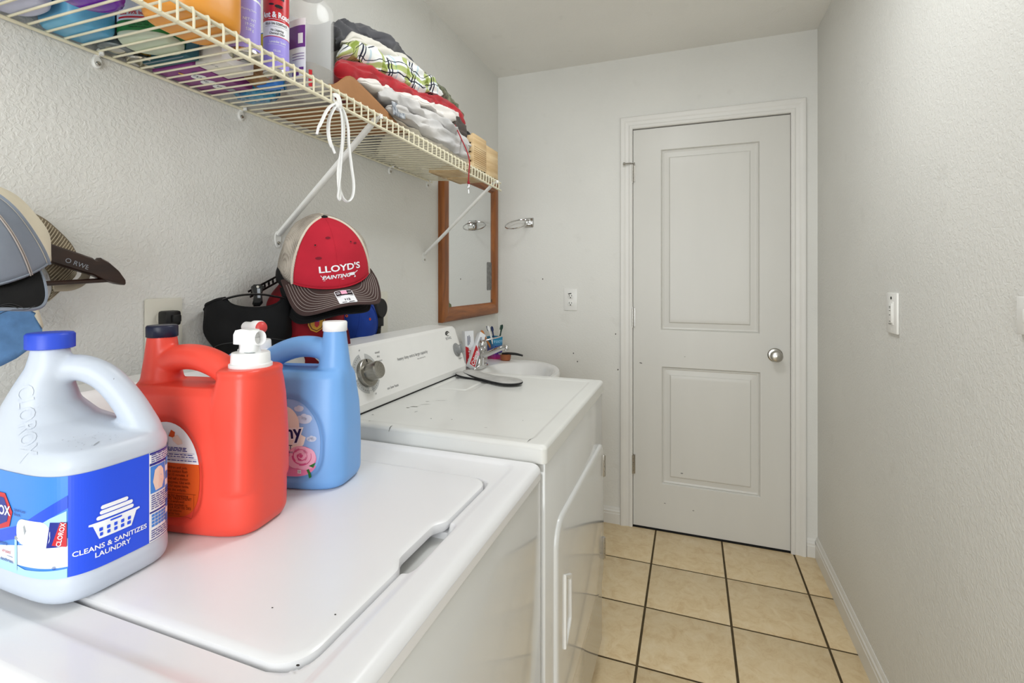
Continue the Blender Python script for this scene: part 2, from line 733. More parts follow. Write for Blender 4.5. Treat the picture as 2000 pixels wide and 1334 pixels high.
# floor tiles, one object each, sharing one mesh where whole
tile_cache = {}
gx = [0.862 + 0.307 * k for k in range(-3, 4)]
gy = [2.568 - 0.3065 * k for k in range(0, 13)]
gx = [0.0] + [x for x in gx if 0.02 < x < W] + [W]
gy = [YE] + [y for y in gy if y < YE - 0.02] + [YB]
gr = 0.0042
for i in range(len(gx) - 1):
    for j in range(len(gy) - 1):
        a, b = gx[i] + (gr if i else 0), gx[i + 1] - (gr if i < len(gx) - 2 else 0)
        d, c = gy[j] - gr, gy[j + 1] + gr
        if d - c < .02:
            continue
        key = (round(b - a, 3), round(d - c, 3))
        if key not in tile_cache:
            hx, hy = (b - a) / 2, (d - c) / 2
            q = 0.0022
            t = G()
            t.loft([[(-hx, -hy, -.006), (hx, -hy, -.006), (hx, hy, -.006), (-hx, hy, -.006)],
                    [(-hx, -hy, -.0012), (hx, -hy, -.0012), (hx, hy, -.0012), (-hx, hy, -.0012)],
                    [(-hx + q, -hy + q, 0), (hx - q, -hy + q, 0), (hx - q, hy - q, 0), (-hx + q, hy - q, 0)]])
            o = t.build('tile', M['tile'], floor, local=True)
            tile_cache[key] = o
        else:
            o = tile_cache[key].copy()
            COL.objects.link(o)
        o.location = ((a + b) / 2, (c + d) / 2, 0)


# baseboards: stepped profile swept along the wall
def baseboard(name, p0, p1, nrm, h=0.082):
    prof = [(0, 0), (.012, 0), (.012, h * .62), (.010, h * .66), (.010, h * .78), (.006, h * .84), (.005, h * .93), (.002, h), (0, h)]
    p0, p1, nrm = Vector(p0), Vector(p1), Vector(nrm)
    g = G()
    g.loft([[p + nrm * a + Vector((0, 0, b)) for a, b in prof] for p in (p0, p1)])
    return struct(g.build(name, M['paint'], angle=20))


baseboard('baseboard_right', (W, YB, 0), (W, YE, 0), (-1, 0, 0), 0.093)
baseboard('baseboard_end_left', (0, YE, 0), (0.684, YE, 0), (0, -1, 0))
baseboard('baseboard_end_right', (1.528, YE, 0), (W - .012, YE, 0), (0, -1, 0))
# door casing (stepped moulding with mitred corners)
prof = [(0, 0.0), (0, .010), (.006, .013), (.014, .013), (.020, .010), (.034, .012), (.044, .017), (.050, .018), (.058, .018), (.062, .014), (.064, 0)]
CX0, CX1, CZ = 0.747, 1.464, 2.043   # inner edge of the casing
rings = []
for px_, pz_, sx_, sz_ in ((CX0, 0, -1, 0), (CX0, CZ, -1, 1), (CX1, CZ, 1, 1), (CX1, 0, 1, 0)):
    rings.append([(px_ + sx_ * a, YE - b, pz_ + sz_ * a) for a, b in prof])
g = G()
for k in range(3):
    g.loft([rings[k], rings[k + 1]])
struct(g.build('trim_1', M['paint'], angle=18))
# jamb with stop
g = G()
g.box(DX0, YE - .002, 0, 0.7465, YE + .12, DZ).box(1.4655, YE - .002, 0, DX1, YE + .12, DZ).box(DX0, YE - .002, 2.0425, DX1, YE + .12, DZ)
g.box(.7465, YE + .036, 0, .757, YE + .06, 2.042).box(1.455, YE + .036, 0, 1.4655, YE + .06, 2.042).box(.757, YE + .036, 2.03, 1.455, YE + .06, 2.042)
struct(g.build('trim_2', M['paint'], smooth=False))

# ---- door: one moulded slab with two raised panels
door = struct(thing('door_1', 'closed white moulded two panel door in the end wall', 'door', (1.106, YE, 0)))
del door['label'], door['category']
PAN = [((.886, 1.335), (1.012, 1.926), (.929, 1.292), (1.054, 1.883)), ((.890, 1.338), (.236, .829), (.934, 1.299), (.279, .785))]


def door_h(x, z):
    d = 0.0
    for (ox, oz, ix, iz) in PAN:
        s = sd_rr(x, z, ox[0], oz[0], ox[1], oz[1], .001)
        if s < 0:
            q = -s
            ln = .043
            if q < .005:
                d = -0.009 * sstep(0, .005, q)
            elif q < .010:
                d = -0.009 + .003 * sstep(.005, .008, q)
            elif q < ln - .004:
                d = -0.006 - .003 * sstep(.010, .016, q) + .002 * (q - .016) / .023
            else:
                d = -0.007 + .0055 * sstep(ln - .004, ln + .001, q)
    return d


xs = sorted(set([.749 + (1.463 - .749) * k / 60 for k in range(61)] + [v + s * dd for p in PAN for v, s in ((p[0][0], 1), (p[0][1], -1)) for dd in (-.001, .001, .003, .005, .008, .012, .016, .025, .037, .039, .041, .043, .045)]))
zs = sorted(set([.007 + (2.038 - .007) * k / 80 for k in range(81)] + [v + s * dd for p in PAN for v, s in ((p[1][0], 1), (p[1][1], -1)) for dd in (-.001, .001, .003, .005, .008, .012, .016, .025, .037, .039, .041, .043, .045)]))
g = G()
nx, nz = len(xs), len(zs)
v = [(x, YE + .003 - door_h(x, z), z) for z in zs for x in xs]
f = [(j * nx + i, j * nx + i + 1, (j + 1) * nx + i + 1, (j + 1) * nx + i) for j in range(nz - 1) for i in range(nx - 1)]
g.add(v, f)
g.box(.749, YE + .016, .007, 1.463, YE + .036, 2.038)
for a, b in (((.749, .749), (.007, 2.038)), ((1.463, 1.463), (.007, 2.038))):
    g.add([(a[0], YE + .003, b[0]), (a[0], YE + .02, b[0]), (a[0], YE + .02, b[1]), (a[0], YE + .003, b[1])], [(0, 1, 2, 3)])
for zz in (.007, 2.038):
    g.add([(.749, YE + .003, zz), (.749, YE + .02, zz), (1.463, YE + .02, zz), (1.463, YE + .003, zz)], [(0, 1, 2, 3)])
g.build('door_leaf', M['door'], door, angle=24)
# knob: rosette, neck, ball with a lock button
g = G()
c = (1.400, YE + .004, .915)
g.lathe(c, (0, -1, 0), [(0, .0325), (.003, .0325), (.007, .028), (.009, .016), (.022, .0115), (.030, .0125), (.036, .021), (.044, .0265), (.052, .0265), (.058, .022), (.061, .014), (.0605, .009), (.062, .004)], 36)
knob = g.build('door_knob', M['nickel'], door, angle=30)
G().box(1.4635, YE - .0035, .885, 1.4665, YE + .006, .955, .001).build('strike_plate', M['nickel'], door)
G().box(1.4665, YE - .006, .893, 1.474, YE - .001, .945, .001).build('strike_lip', M['nickel'], door)
for z0, z1 in ((1.773, 1.861), (1.027, 1.122), (.272, .369)):
    g = G()
    L5 = (z1 - z0) / 5
    for k in range(5):
        g.cyl((.7475, YE - .006, z0 + k * L5 + .0006), (0, 0, 1), .0058, L5 - .0012, 12)
    g.cyl((.7475, YE - .006, z0 - .006), (0, 0, 1), .004, .006, 10).cyl((.7475, YE - .006, z1), (0, 0, 1), .004, .007, 10)
    g.box(.7478, YE - .003, z0, .760, YE + .004, z1)
    hg = g.build('hinge', M['nickel'], door)
    if z0 > 1.5:   # hinge-pin door stop
        g = G()
        g.tube([(.7475, YE - .006, z1 + .004), (.735, YE - .022, z1 + .003), (.712, YE - .03, z1 + .001)], .004, 8)
        g.cyl((.712, YE - .03, z1 + .001), (-.7, -.3, 0), .007, .010, 12)
        g.tube([(.7475, YE - .006, z1 + .004), (.757, YE - .018, z1 + .003)], .004, 8)
        g.build('door_stop', M['nickel'], hg)
# threshold shadow strip under the door
struct(G().box(.749, YE + .002, -.003, 1.463, YE + .05, .002).build('door_gap_shade', M['dark_gap'], smooth=False))
# small marks on the door and end wall
sh = []
for x, z, r_ in ((.786, .842, .004), (.79, .840, .003), (.986, .302, .004), (.905, .14, .003), (1.04, .125, .003), (1.0, .885, .002)):
    sh.append((ell(x, z, r_ * 1.6, r_ * .7, 8), None))
prints('paint_chips', M['grey_scuff'], [poly2d(p) for p, _ in sh], lambda u, v, e=0: (u, YE + .0025, v), door)
for o in COL.objects:
    if o.name.startswith('paint_chips'):
        o.data.transform(Matrix.Translation(-door.location))
prints('wall_specks', M['scuff'], [poly2d(ell(x, z, .0028, .004, 8)) for x, z in ((.264, 1.272), (.436, .873), (.458, .83), (.66, .985), (.672, .80))], lambda u, v, e=0: (u, YE - .0006, v), wall_end)


# ================================================================== ELECTRICAL PLATES
def plate(name, label, c, U, w_, h_, material, cat='outlet', holes='duplex', bev=.003, th=.006):
    """wall plate centred at c; U = direction to the plate's right as one faces it"""
    U = Vector(U)
    V = Vector((0, 0, 1))
    Nn = U.cross(V)
    t = thing(name, label, cat, c)
    Mx = Matrix((U, V, Nn)).transposed().to_4x4()
    g = G().box(-w_ / 2, -h_ / 2, 0, w_ / 2, h_ / 2, th, bev).move(Mx)
    g.build('plate', material, t, local=True)
    return t, Mx


def receptacle(t, Mx, dz, material, slot):
    g = G()
    rg = [(x, y + dz) for x, y in [(.0165 * cos(a) * 1.0, max(-.0145, min(.0145, .0175 * sin(a)))) for a in [2 * pi * k / 28 for k in range(28)]]]
    g.loft([[(x, y, .004) for x, y in rg], [(x, y, .0078) for x, y in rg], [(x * .93, dz + (y - dz) * .93, .0085) for x, y in rg]])
    g.move(Mx)
    r_ = g.build('receptacle', material, t, local=True)
    g = G()
    g.box(-.0078, dz - .002, .006, -.0052, dz + .007, .0089).box(.0052, dz - .0015, .006, .0078, dz + .0065, .0089)
    g.cyl((0, dz - .0085, .006), (0, 0, 1), .0032, .0029, 10)
    g.move(Mx)
    g.build('slots', slot, r_, local=True, smooth=False)


def screw(t, Mx, x, y, material):
    g = G().lathe((x, y, .0055), (0, 0, 1), [(0, .0036), (.001, .0036), (.0016, .002)], 12).move(Mx)
    g.build('screw', material, t, local=True)


ol, mx = plate('wall_outlet', 'white duplex outlet low on the end wall left of the door', (.4215, YE, 1.161), (1, 0, 0), .073, .117, M['plate'])
for dz in (.0195, -.0195):
    receptacle(ol, mx, dz, M['plate'], M['dark_gap'])
screw(ol, mx, 0, 0, M['plate'])
prints('scorch_mark', M['scuff'], [poly2d([(-.014, .033), (0.004, .036), (.006, .032), (-.01, .028)])], lambda u, v, e=0: mx @ Vector((u, v, .0091)), ol)

o2, mx2 = plate('wall_outlet', 'ivory outlet plate with a small black plug behind the orange-red jug', (0, .700, 1.172), (0, 1, 0), .076, .120, M['plate_ivory'])
for dz in (.0195, -.0195):
    receptacle(o2, mx2, dz, M['plate_ivory'], M['dark_gap'])
screw(o2, mx2, 0, 0, M['plate_ivory'])
pg = thing('power_plug', 'small square black plug in the ivory outlet above the orange-red jug', 'plug', (.008, .700, 1.1915))
g = G().box(.008, .683, 1.176, .034, .716, 1.207, .005)
g.build('plug_body', M['black'], pg)
G().box(.030, .694, 1.183, .040, .712, 1.199, .003).build('plug_cap', M['black'], pg)
G().tube(cr([(.03, .698, 1.18), (.036, .698, 1.15), (.03, .70, 1.08), (.02, .70, .95), (.03, .70, .9)], 5), .003, 8).build('power_cord', M['black'], pg)

o3, mx3 = plate('wall_outlet', 'large cream appliance outlet plate behind the dryer console', (0, 1.425, 1.125), (0, 1, 0), .135, .205, M['plate_ivory'])
pg = thing('power_plug', 'big round black dryer plug with thick cord above the dryer console', 'plug', (.006, 1.40, 1.175))
g = G()
g.loft([[(x, 1.40 + yy, 1.172 + zz) for yy, zz in ell(0, 0, .034 * s, .036 * s, 28)] for x, s in ((.006, .98), (.034, 1), (.044, .93), (.048, .8))])
g.loft([[(.008 + a, 1.40 + .020 * s + (.0), z) for a, s in ((0, -1), (0, 1), (.03, 1), (.036, .5), (.036, -.5), (.03, -1))] for z in (1.175, 1.125, 1.112)])
g.build('plug_body', M['black_rubber'], pg)
g = G()
for k in range(4):
    g.cyl((.026, 1.40, 1.112 - .008 * (k + 1) + .001), (0, 0, 1), .0135 - .0006 * k, .0066, 14)
g.build('strain_relief', M['black_rubber'], pg)
G().tube(cr([(.026, 1.40, 1.12), (.026, 1.40, 1.05), (.03, 1.40, .96), (.03, 1.39, .85)], 6), .0085, 10).build('power_cord', M['black_rubber'], pg)

o4, mx4 = plate('wall_switch', 'white rocker switch plate on the right wall', (W, 1.677, 1.175), (0, -1, 0), .078, .116, M['plate'], 'switch', th=.007)
G().box(-.0165, -.033, .004, .0165, .033, .0085, .001).move(mx4).build('switch_frame', M['plate'], o4, local=True)
G().box(-.012, -.028, .006, .012, .028, .0105, .002).move(mx4).build('rocker', M['plate'], o4, local=True)
screw(o4, mx4, 0, -.046, M['plate'])
g = G().cyl((.0, .043, .0065), (0, 0, 1), .0042, .0013, 12).move(mx4)
lab(g.build('screw_hole', M['dark_gap'], o4, local=True), 'dark empty screw hole')
prints('markings', M['scuff'], [rect2d(-.005, y, .005, y + .0016) for y in (-.024, -.006, .006, .014, .018)] + [rect2d(-.010, -.0315, .010, -.0300)], lambda u, v, e=0: mx4 @ Vector((u, v, .0108)), o4)
o5, mx5 = plate('wall_switch', 'white switch plate at the right edge nearest the camera', (W, 1.070, 1.209), (0, -1, 0), .074, .066, M['plate'], 'switch', th=.008)
G().box(-.005, -.012, .004, .005, .012, .016, .002).move(mx5).build('toggle', M['plate'], o5, local=True)

# ================================================================== WASHER
wash = thing('washing_machine', 'white top-loading washing machine with closed lid, holding the three jugs', 'washer', (.42, .59, 0))
WY0, WY1, WX0, WX1 = .252, .9225, .085, .757
g = G()
g.box(WX0 + .01, WY0 + .004, .03, WX1 - .004, WY1 - .003, .8825, .006)
g.build('cabinet', M['enamel'], wash)
for fx in (.14, .70):
    for fy in (.31, .87):
        G().cyl((fx, fy, 0), (0, 0, 1), .02, .032, 14).build('foot', M['black_rubber'], wash)
ZT = .912
LX0, LX1, LY0, LY1, LR = .235, .688, .352, .812, .035


def wtop(x, y):
    s = sd_rr(x, y, WX0, WY0, WX1, WY1, .022)           # outer edge roll-down
    z = ZT
    q = -s
    if q < .016:
        z -= .016 - sqrt(max(0, .016 ** 2 - (.016 - max(q, 0)) ** 2))
    r1 = sd_rr(x, y, .20, .306, .712, .896, .03)          # shallow recess
    z -= .0045 * (1 - sstep(-.012, .002, r1))
    r2 = sd_rr(x, y, LX0 - .004, LY0 - .005, LX1 + .004, LY1 + .005, LR)   # lid well
    z -= .016 * (1 - sstep(-.005, .001, r2))
    r3 = sd_rr(x, y, .640, .522, .7045, .650, .014)       # finger notch
    z -= .034 * (1 - sstep(-.008, .003, r3))
    return z


def fine(a, b, step, extra=()):
    n = int((b - a) / step)
    return sorted(set([round(a + (b - a) * k / n, 5) for k in range(n + 1)] + [round(e, 5) for e in extra if a < e < b]))


ed = [.001, .003, .006, .01, .014]
xs = fine(WX0, WX1, .007, [WX0 + e for e in ed] + [WX1 - e for e in ed] + [.684 + .002 * k for k in range(18)] + [.228 + .002 * k for k in range(8)])
ys = fine(WY0, WY1, .007, [WY0 + e for e in ed] + [WY1 - e for e in ed] + [.292 + .003 * k for k in range(6)] + [.342 + .0018 * k for k in range(9)] + [.808 + .0018 * k for k in range(9)] + [.884 + .003 * k for k in range(6)] + [.514 + .0025 * k for k in range(8)] + [.64 + .0025 * k for k in range(7)])
g = G()


def rrclip(x, y, x0, y0, x1, y1, r):
    """pull a grid point inside the rounded corner"""
    cx = min(max(x, x0 + r), x1 - r)
    cy = min(max(y, y0 + r), y1 - r)
    dx, dy = x - cx, y - cy
    d = sqrt(dx * dx + dy * dy)
    if d > r and dx and dy:
        return cx + dx * r / d, cy + dy * r / d
    return x, y


pts = []
for y in ys:
    for x in xs:
        X, Y = rrclip(x, y, WX0, WY0, WX1, WY1, .022)
        pts.append((X, Y, wtop(X, Y)))
nx, ny = len(xs), len(ys)
g.add(pts, [(j * nx + i, j * nx + i + 1, (j + 1) * nx + i + 1, (j + 1) * nx + i) for j in range(ny - 1) for i in range(nx - 1)])
b = rrect(WX0, WY0, WX1, WY1, .022, 8)
g.loft([[(x, y, z) for x, y in b] for z in (.8985, .885)], cap=False)
g.loft([[(.42 + (x - .42) * s, .59 + (y - .59) * s, .885) for x, y in b] for s in (1, .985)], cap=False)
g.build('top_panel', M['enamel_top'], wash, angle=50)
# lid slab
b_l = rrect(LX0, LY0, LX1, LY1, LR, 10)


def lid_ring(inset, z):
    out = []
    for x, y in rrect(LX0 + inset, LY0 + inset, LX1 - inset, LY1 - inset, max(.004, LR - inset), 10):
        out.append((x, y, z))
    return out


g = G()
b2 = []
for inset, z in ((.003, ZT - .0165), (0, ZT - .013), (0, ZT - .006), (.001, ZT - .0025), (.004, ZT - .0008), (.010, ZT), (.03, ZT + .0003)):
    ring = []
    src = rrect(LX0 + inset, LY0 + inset, LX1 - inset, LY1 - inset, max(.004, LR - inset), 10)
    # resample straight runs so that the finger notch can bow inwards
    for k in range(len(src)):
        p, q = src[k], src[(k + 1) % len(src)]
        n = max(1, int(math.hypot(p[0] - q[0], p[1] - q[1]) / .009))
        for t in range(n):
            x, y = p[0] + (q[0] - p[0]) * t / n, p[1] + (q[1] - p[1]) * t / n
            if x > .6:
                nb = sstep(.520, .545, y) * (1 - sstep(.627, .652, y))
                x -= .012 * nb
                zz = z + .001 * nb
            else:
                zz = z
            ring.append((x, y, zz))
    b2.append(ring)
nmin = min(len(r) for r in b2)
# equalise counts by resampling on arclength
def resample(r, n):
    P = [Vector(p) for p in r]
    P.append(P[0])
    L = [0]
    for k in range(len(P) - 1):
        L.append(L[-1] + (P[k + 1] - P[k]).length)
    out = []
    k = 0
    for i in range(n):
        s = L[-1] * i / n
        while L[k + 1] < s:
            k += 1
        t = (s - L[k]) / max(1e-9, L[k + 1] - L[k])
        out.append(P[k].lerp(P[k + 1], t)[:])
    return out


g.loft([resample(r, 320) for r in b2])
g.build('lid', M['enamel_top'], wash, angle=40)
SCF = prints('scuffs', M['scuff'], [poly2d(ell(x, y, r_, r_ * .7, 7)) for x, y, r_ in ((.6865, .357, .002), (.672, .425, .0012), (.60, .41, .0012), (.56, .52, .0009), (.30, .372, .0008), (.31, .38, .0006))], lambda u, v, e=0: (u - .42, v - .59, ZT + .0006), wash)
SCF['kind'] = 'stuff'
# console along the wall
cp = [(.245, .905), (.245, .925), (.236, .932), (.165, 1.088), (.155, 1.099), (.10, 1.101), (.088, 1.09), (.085, .905)]
g = G()
rings = []
cc = (.16, 1.0)
for y, s in ((WY0, .94), (WY0 + .008, 1), (WY1 - .012, 1), (WY1 - .004, .97), (WY1, .9)):
    rings.append([(cc[0] + (x - cc[0]) * s, y, cc[1] + (z - cc[1]) * s if z > .91 else z) for x, z in cp])
g.loft(rings)
g.build('console', M['console'], wash, angle=25)
cf = frame_plane((.203, .59, 1.006), (0, 1, 0), (-.414, 0, .91))
g = G()
nrm = Vector((.91, 0, .414))
c0 = Vector((.2, .66, 1.008))
g.lathe(c0, nrm, [(0, .036), (.012, .036), (.016, .032), (.018, .023), (.036, .0215), (.038, .019)], 32)
g.build('cycle_dial', M['brushed'], wash)
prints('dial_marks', M['grey_scuff'], [poly2d(ell(0.07, .002, .052, .052, 40))], lambda u, v, e=0: cf(u, v) - Vector(wash.location), wash)

# ================================================================== DRYER
dry = thing('clothes_dryer', 'white front-loading dryer beside the washer, insoles lying on top', 'dryer', (.42, 1.256, 0))
DY0, DY1, DXB, DXF = .9335, 1.5955, .09, .757
g = G()
g.box(DXB + .01, DY0 + .003, .095, DXF, DY1, .905, .004)
g.box(DXB + .03, DY0 + .01, .012, DXF - .05, DY1 - .012, .11)
g.build('cabinet', M['enamel'], dry)
for fx in (.14, .68):
    for fy in (.98, 1.55):
        G().cyl((fx, fy, 0), (0, 0, 1), .02, .016, 14).build('foot', M['black_rubber'], dry)
ZD = .9425
TY0, TY1, TX1 = .9235, 1.5985, .762


def dtop(x, y):
    s = sd_rr(x, y, DXB, TY0, TX1, TY1, .012)
    z = ZD
    q = -s
    if q < .010:
        z -= .010 - sqrt(max(0, .010 ** 2 - (.010 - max(q, 0)) ** 2))
    r1 = sd_rr(x, y, -.2, TY0 + .026, TX1 - .036, TY1 - .036, .02)
    z -= .0022 * (1 - sstep(-.008, .002, r1))
    r2 = sd_rr(x, y, .285, 1.305, .418, 1.50, .012)     # lint-screen lid recess
    z -= .003 * (1 - sstep(-.004, .002, r2))
    r3 = sd_rr(x, y, .300, 1.325, .395, 1.478, .01)
    z += .0026 * (1 - sstep(-.004, .002, r3))
    return z


xs = fine(DXB, TX1, .008, [TX1 - e for e in (.001, .003, .006, .009)] + [.716 + .0025 * k for k in range(6)] + [.280 + .002 * k for k in range(14)] + [.388 + .002 * k for k in range(18)])
ys = fine(TY0, TY1, .008, [TY0 + e for e in (.001, .003, .006, .009)] + [TY1 - e for e in (.001, .003, .006, .009)] + [TY0 + .016 + .0025 * k for k in range(6)] + [TY1 - .044 + .0025 * k for k in range(6)] + [1.300 + .002 * k for k in range(16)] + [1.47 + .002 * k for k in range(18)])
pts = []
for y in ys:
    for x in xs:
        X, Y = rrclip(x, y, DXB, TY0, TX1, TY1, .012)
        pts.append((X, Y, dtop(X, Y)))
nx, ny = len(xs), len(ys)
g = G()
g.add(pts, [(j * nx + i, j * nx + i + 1, (j + 1) * nx + i + 1, (j + 1) * nx + i) for j in range(ny - 1) for i in range(nx - 1)])
b = rrect(DXB, TY0, TX1, TY1, .012, 8)
g.loft([[(x, y, z) for x, y in b] for z in (.934, .906)], cap=False)
g.loft([[(.42 + (x - .42) * s, 1.257 + (y - 1.257) * s, .906) for x, y in b] for s in (1, .985)], cap=False)
g.build('top_panel', M['dryer_top'], dry, angle=50)
# shadow gap under the top
G().box(DXB + .012, DY0 + .004, .9, DXF - .002, DY1 - .002, .909).build('gap_strip', M['dark_gap'], dry, smooth=False)
# door on the front
DO = (.999, .300, 1.583, .752)
g = G()
for (ins, x) in ((0, DXF - .001), (0, DXF + .003), (.003, DXF + .0065), (.008, DXF + .0075)):
    pass
rings = [[(x, y, z) for y, z in rrect(DO[0] + i, DO[1] + i, DO[2] - i, DO[3] - i, .055, 10)] for i, x in ((0, DXF - .001), (0, DXF + .004), (.0025, DXF + .007), (.009, DXF + .0085))]
g.loft(rings)
dd = g.build('door', M['enamel'], dry, angle=40)
# recessed pull handle: raised bezel with a scooped inside
g = G()
hy0, hz0, hy1, hz1 = 1.052, .452, 1.112, .618
hb = lambda i, x, ch: [(x, y, z) for y, z in ((hy0 + i, hz0 + i), (hy1 - i, hz0 + i + ch), (hy1 - i, hz1 - i - ch), (hy0 + i, hz1 - i))]
rings = [hb(0, DXF + .0085, .03), hb(.001, DXF + .0135, .03), hb(.005, DXF + .0145, .03), hb(.009, DXF + .013, .03), hb(.012, DXF + .005, .028)]
g.loft(rings, cap=False)
g.add(rings[-1], [(0, 1, 2, 3)])
g.build('handle', M['console'], dd)
for z0 in (.632, .366):
    g = G()
    g.box(DXF + .001, 1.578, z0, DXF + .009, 1.589, z0 + .072, .001)
    for k in range(4):
        g.cyl((DXF + .009, 1.585, z0 + .002 + .0172 * k), (0, 0, 1), .004, .0155, 10)
    g.build('door_hinge', M['nickel'], dry)
# console
cp = [(.272, .9405), (.272, .962), (.268, .968), (.226, 1.094), (.217, 1.102), (.13, 1.104), (.112, 1.094), (.095, 1.05), (.09, .9405)]
cc = (.18, 1.01)
g = G()
rings = []
for y, s in ((DY0, .95), (DY0 + .006, 1), (DY1 - .03, 1), (DY1 - .010, .985), (DY1 - .003, .95), (DY1, .9)):
    rings.append([(cc[0] + (x - cc[0]) * s, y, cc[1] + (z - cc[1]) * s if z > .95 else z) for x, z in cp])
g.loft(rings)
g.build('console', M['console'], dry, angle=22)
G().box(.100, DY0 + .01, .939, .2735, DY1 - .004, .944).build('console_gap', M['dark_gap'], dry, smooth=False)
n_ = Vector((.126, 0, .042)).normalized()
nU, nV = Vector((0, 1, 0)), Vector((-.042, 0, .126)).normalized()
cpl = frame_plane(Vector((.247, 1.256, 1.031)) - dry.location, nU, nV)
DCY, DCV = 1.045 - 1.256, -.001
# grey arcs round the dial
sh = []
for a0, a1 in ((100, 168), (14, 76), (192, 262), (278, 330)):
    outer = ell(DCY, DCV, .052, .052, 16, radians(a0), radians(a1))
    inner = ell(DCY, DCV, .0375, .0375, 16, radians(a1), radians(a0))
    v = outer + list(reversed(inner))
    sh.append((v, [(k, k + 1, 17 + k + 1, 17 + k) for k in range(16)]))
prints('dial_scale', M['plate_grey'], sh, cpl, dry)
sh = []
for k in range(26):
    a = radians(105 + k * 9.1)
    sh.append(poly2d(ell(DCY + .0455 * cos(a), DCV + .0455 * sin(a), .0011, .0011, 6)))
prints('dial_dots', M['scuff'], sh, cpl, dry, .0004)
g = G()
c0 = cpl(DCY, DCV) + Vector(dry.location)
g.lathe(c0, n_, [(0, .0365), (.006, .0365), (.010, .0355), (.011, .034), (.012, .0245), (.040, .0225), (.043, .0205), (.0425, .0185), (.041, .012), (.041, .003)], 40, ribs=0)
dial = g.build('timer_dial', M['brushed'], dry, angle=25)
G().box(-.0012, .026, .0105, .0012, .0345, .0125).move(Matrix.Translation(c0) @ Matrix((nU, nV, n_)).transposed().to_4x4()).build('pointer', M['dark_gap'], dial)
g = G()
c1 = cpl(1.552 - 1.256, -.010) + Vector(dry.location)
g.lathe(c1, n_, [(0, .024), (.002, .024), (.003, .0215), (.0035, .017), (.004, .016), (.018, .0145), (.021, .012)], 30)
kb = g.build('temperature_knob', M['knob_grey'], dry, angle=25)
G().box(-.003, -.0155, .018, .003, .0155, .026, .0015).move(Matrix.Translation(c1) @ Matrix((nU, nV, n_)).transposed().to_4x4()).build('knob_grip', M['knob_grey'], kb)
prints('lettering', M['print_grey'], [
    at(text2d('heavy duty extra large capacity', .0135), .02, .012), at(text2d('dryer with auto dry', .006), .06, -.002),
    at(text2d('timed', .009), -.145, .045), at(text2d('dry', .009), -.145, .034), at(text2d('cotton', .007), -.142, .022),
    at(text2d('on low heat', .011), -.118, -.056), at(text2d('temperature', .0055), .305, -.042),
    at(text2d('damp', .006), -.262, .054), at(text2d('off', .006), -.215, .060), at(text2d('off', .006), -.196, -.058), at(text2d('ESTATE', .012), .263, .036)], cpl, dry, .0003)
# emblem above the small knob: a swirl of two crescents
sh = []
for (cx, cy, r1, r2, a0, a1) in ((.264, .052, .0125, .0085, 20, 200), (.264, .050, .0075, .0045, 60, 330)):
    o_ = ell(cx, cy, r1 * 1.25, r1 * .8, 14, radians(a0), radians(a1))
    i_ = ell(cx + .001, cy - .001, r2 * 1.25, r2 * .75, 14, radians(a0), radians(a1))
    sh.append((o_ + i_, [(k, k + 1, 15 + k + 1, 15 + k) for k in range(14)]))
prints('emblem', M['scuff'], sh, cpl, dry, .0003)
# scratches and chips on the worn top
sh = []
rs = random.Random(3)
for x, y, L_, wd, an in ((.355, 1.10, .022, .004, .35), (.345, 1.085, .010, .003, .2), (.37, 1.13, .03, .0012, .5), (.39, 1.18, .035, .001, .45), (.36, 1.16, .012, .002, .4), (.385, 1.06, .012, .0015, 1.2),
                         (.45, 1.02, .004, .003, 0), (.33, .95, .012, .002, 1.4), (.40, .928, .014, .002, 1.45), (.50, 1.03, .004, .002, .3), (.60, 1.0, .008, .001, .2), (.72, .95, .03, .0012, 1.5), (.30, 1.00, .006, .003, .3), (.66, 1.08, .003, .002, 0)):
    n = 9
    top = [(L_ * (k / n - .5), wd * (.5 + .5 * rs.random()) * sin(pi * (k + .3) / (n + .6))) for k in range(n + 1)]
    bot = [(L_ * (k / n - .5), -wd * (.4 * rs.random()) * sin(pi * (k + .3) / (n + .6)) - .0001) for k in range(n, -1, -1)]
    sh.append(at(poly2d(top + bot), x - .42, y - 1.256, an))
SCR = prints('scratches', M['scuff'], sh, lambda u, v, e=0: (u, v, dtop(u + .42, v + 1.256) + .0006), dry)
SCR['kind'] = 'stuff'

# ================================================================== JUGS ON THE WASHER
PL = {}
PL['white'] = mat('white_hdpe', '#c6cedb', 0.38, var=0.015, vscale=6, sss=0.1)
PL['blue_cap'] = mat('royal_blue_cap', '#2f4fd0', 0.4, var=0.05)
PL['orange_red'] = mat('orange_red_hdpe', '#ee4f3f', 0.36, var=0.03, vscale=5)
PL['navy_cap'] = mat('navy_cap', '#1b1f38', 0.4, var=0.05)
PL['sky'] = mat('sky_blue_hdpe', '#76aae6', 0.36, var=0.03, vscale=5)
PL['white_cap'] = mat('white_cap_plastic', '#f4f4f4', 0.32, var=0.01)
PL['red_button'] = mat('red_button_plastic', '#d94a48', 0.4, var=0.03)
PL['teal_liquid'] = mat('teal_residue', '#7f9ea3', 0.2, var=0.2)


def ink(name, col, rough=0.35):
    return mat(name, col, rough, var=0.0)


INK = {k: ink('print_' + k, c) for k, c in dict(
    white='#f2f4f8', blue='#2450e2', mid='#3f86dd', sky='#8fb6ea', haze='#c9d8f0', light='#a9d4f2', pale='#dfeaf4', navy='#1c2a8c', red='#c5202c', black='#1d1d22', orange='#dd5a22',
    pink='#ee86b4', deep='#d8578f', rose='#f5b4cf', cream='#f2e8df', dkblue='#20285c', skin='#efd6c6', brown='#6b2c14', green='#2f7a3d', yellow='#e8d532',
    purple='#6e3a8f', lilac='#a392e8', teal='#356a78', grey='#9aa0a8', gold='#d99f2b').items()}

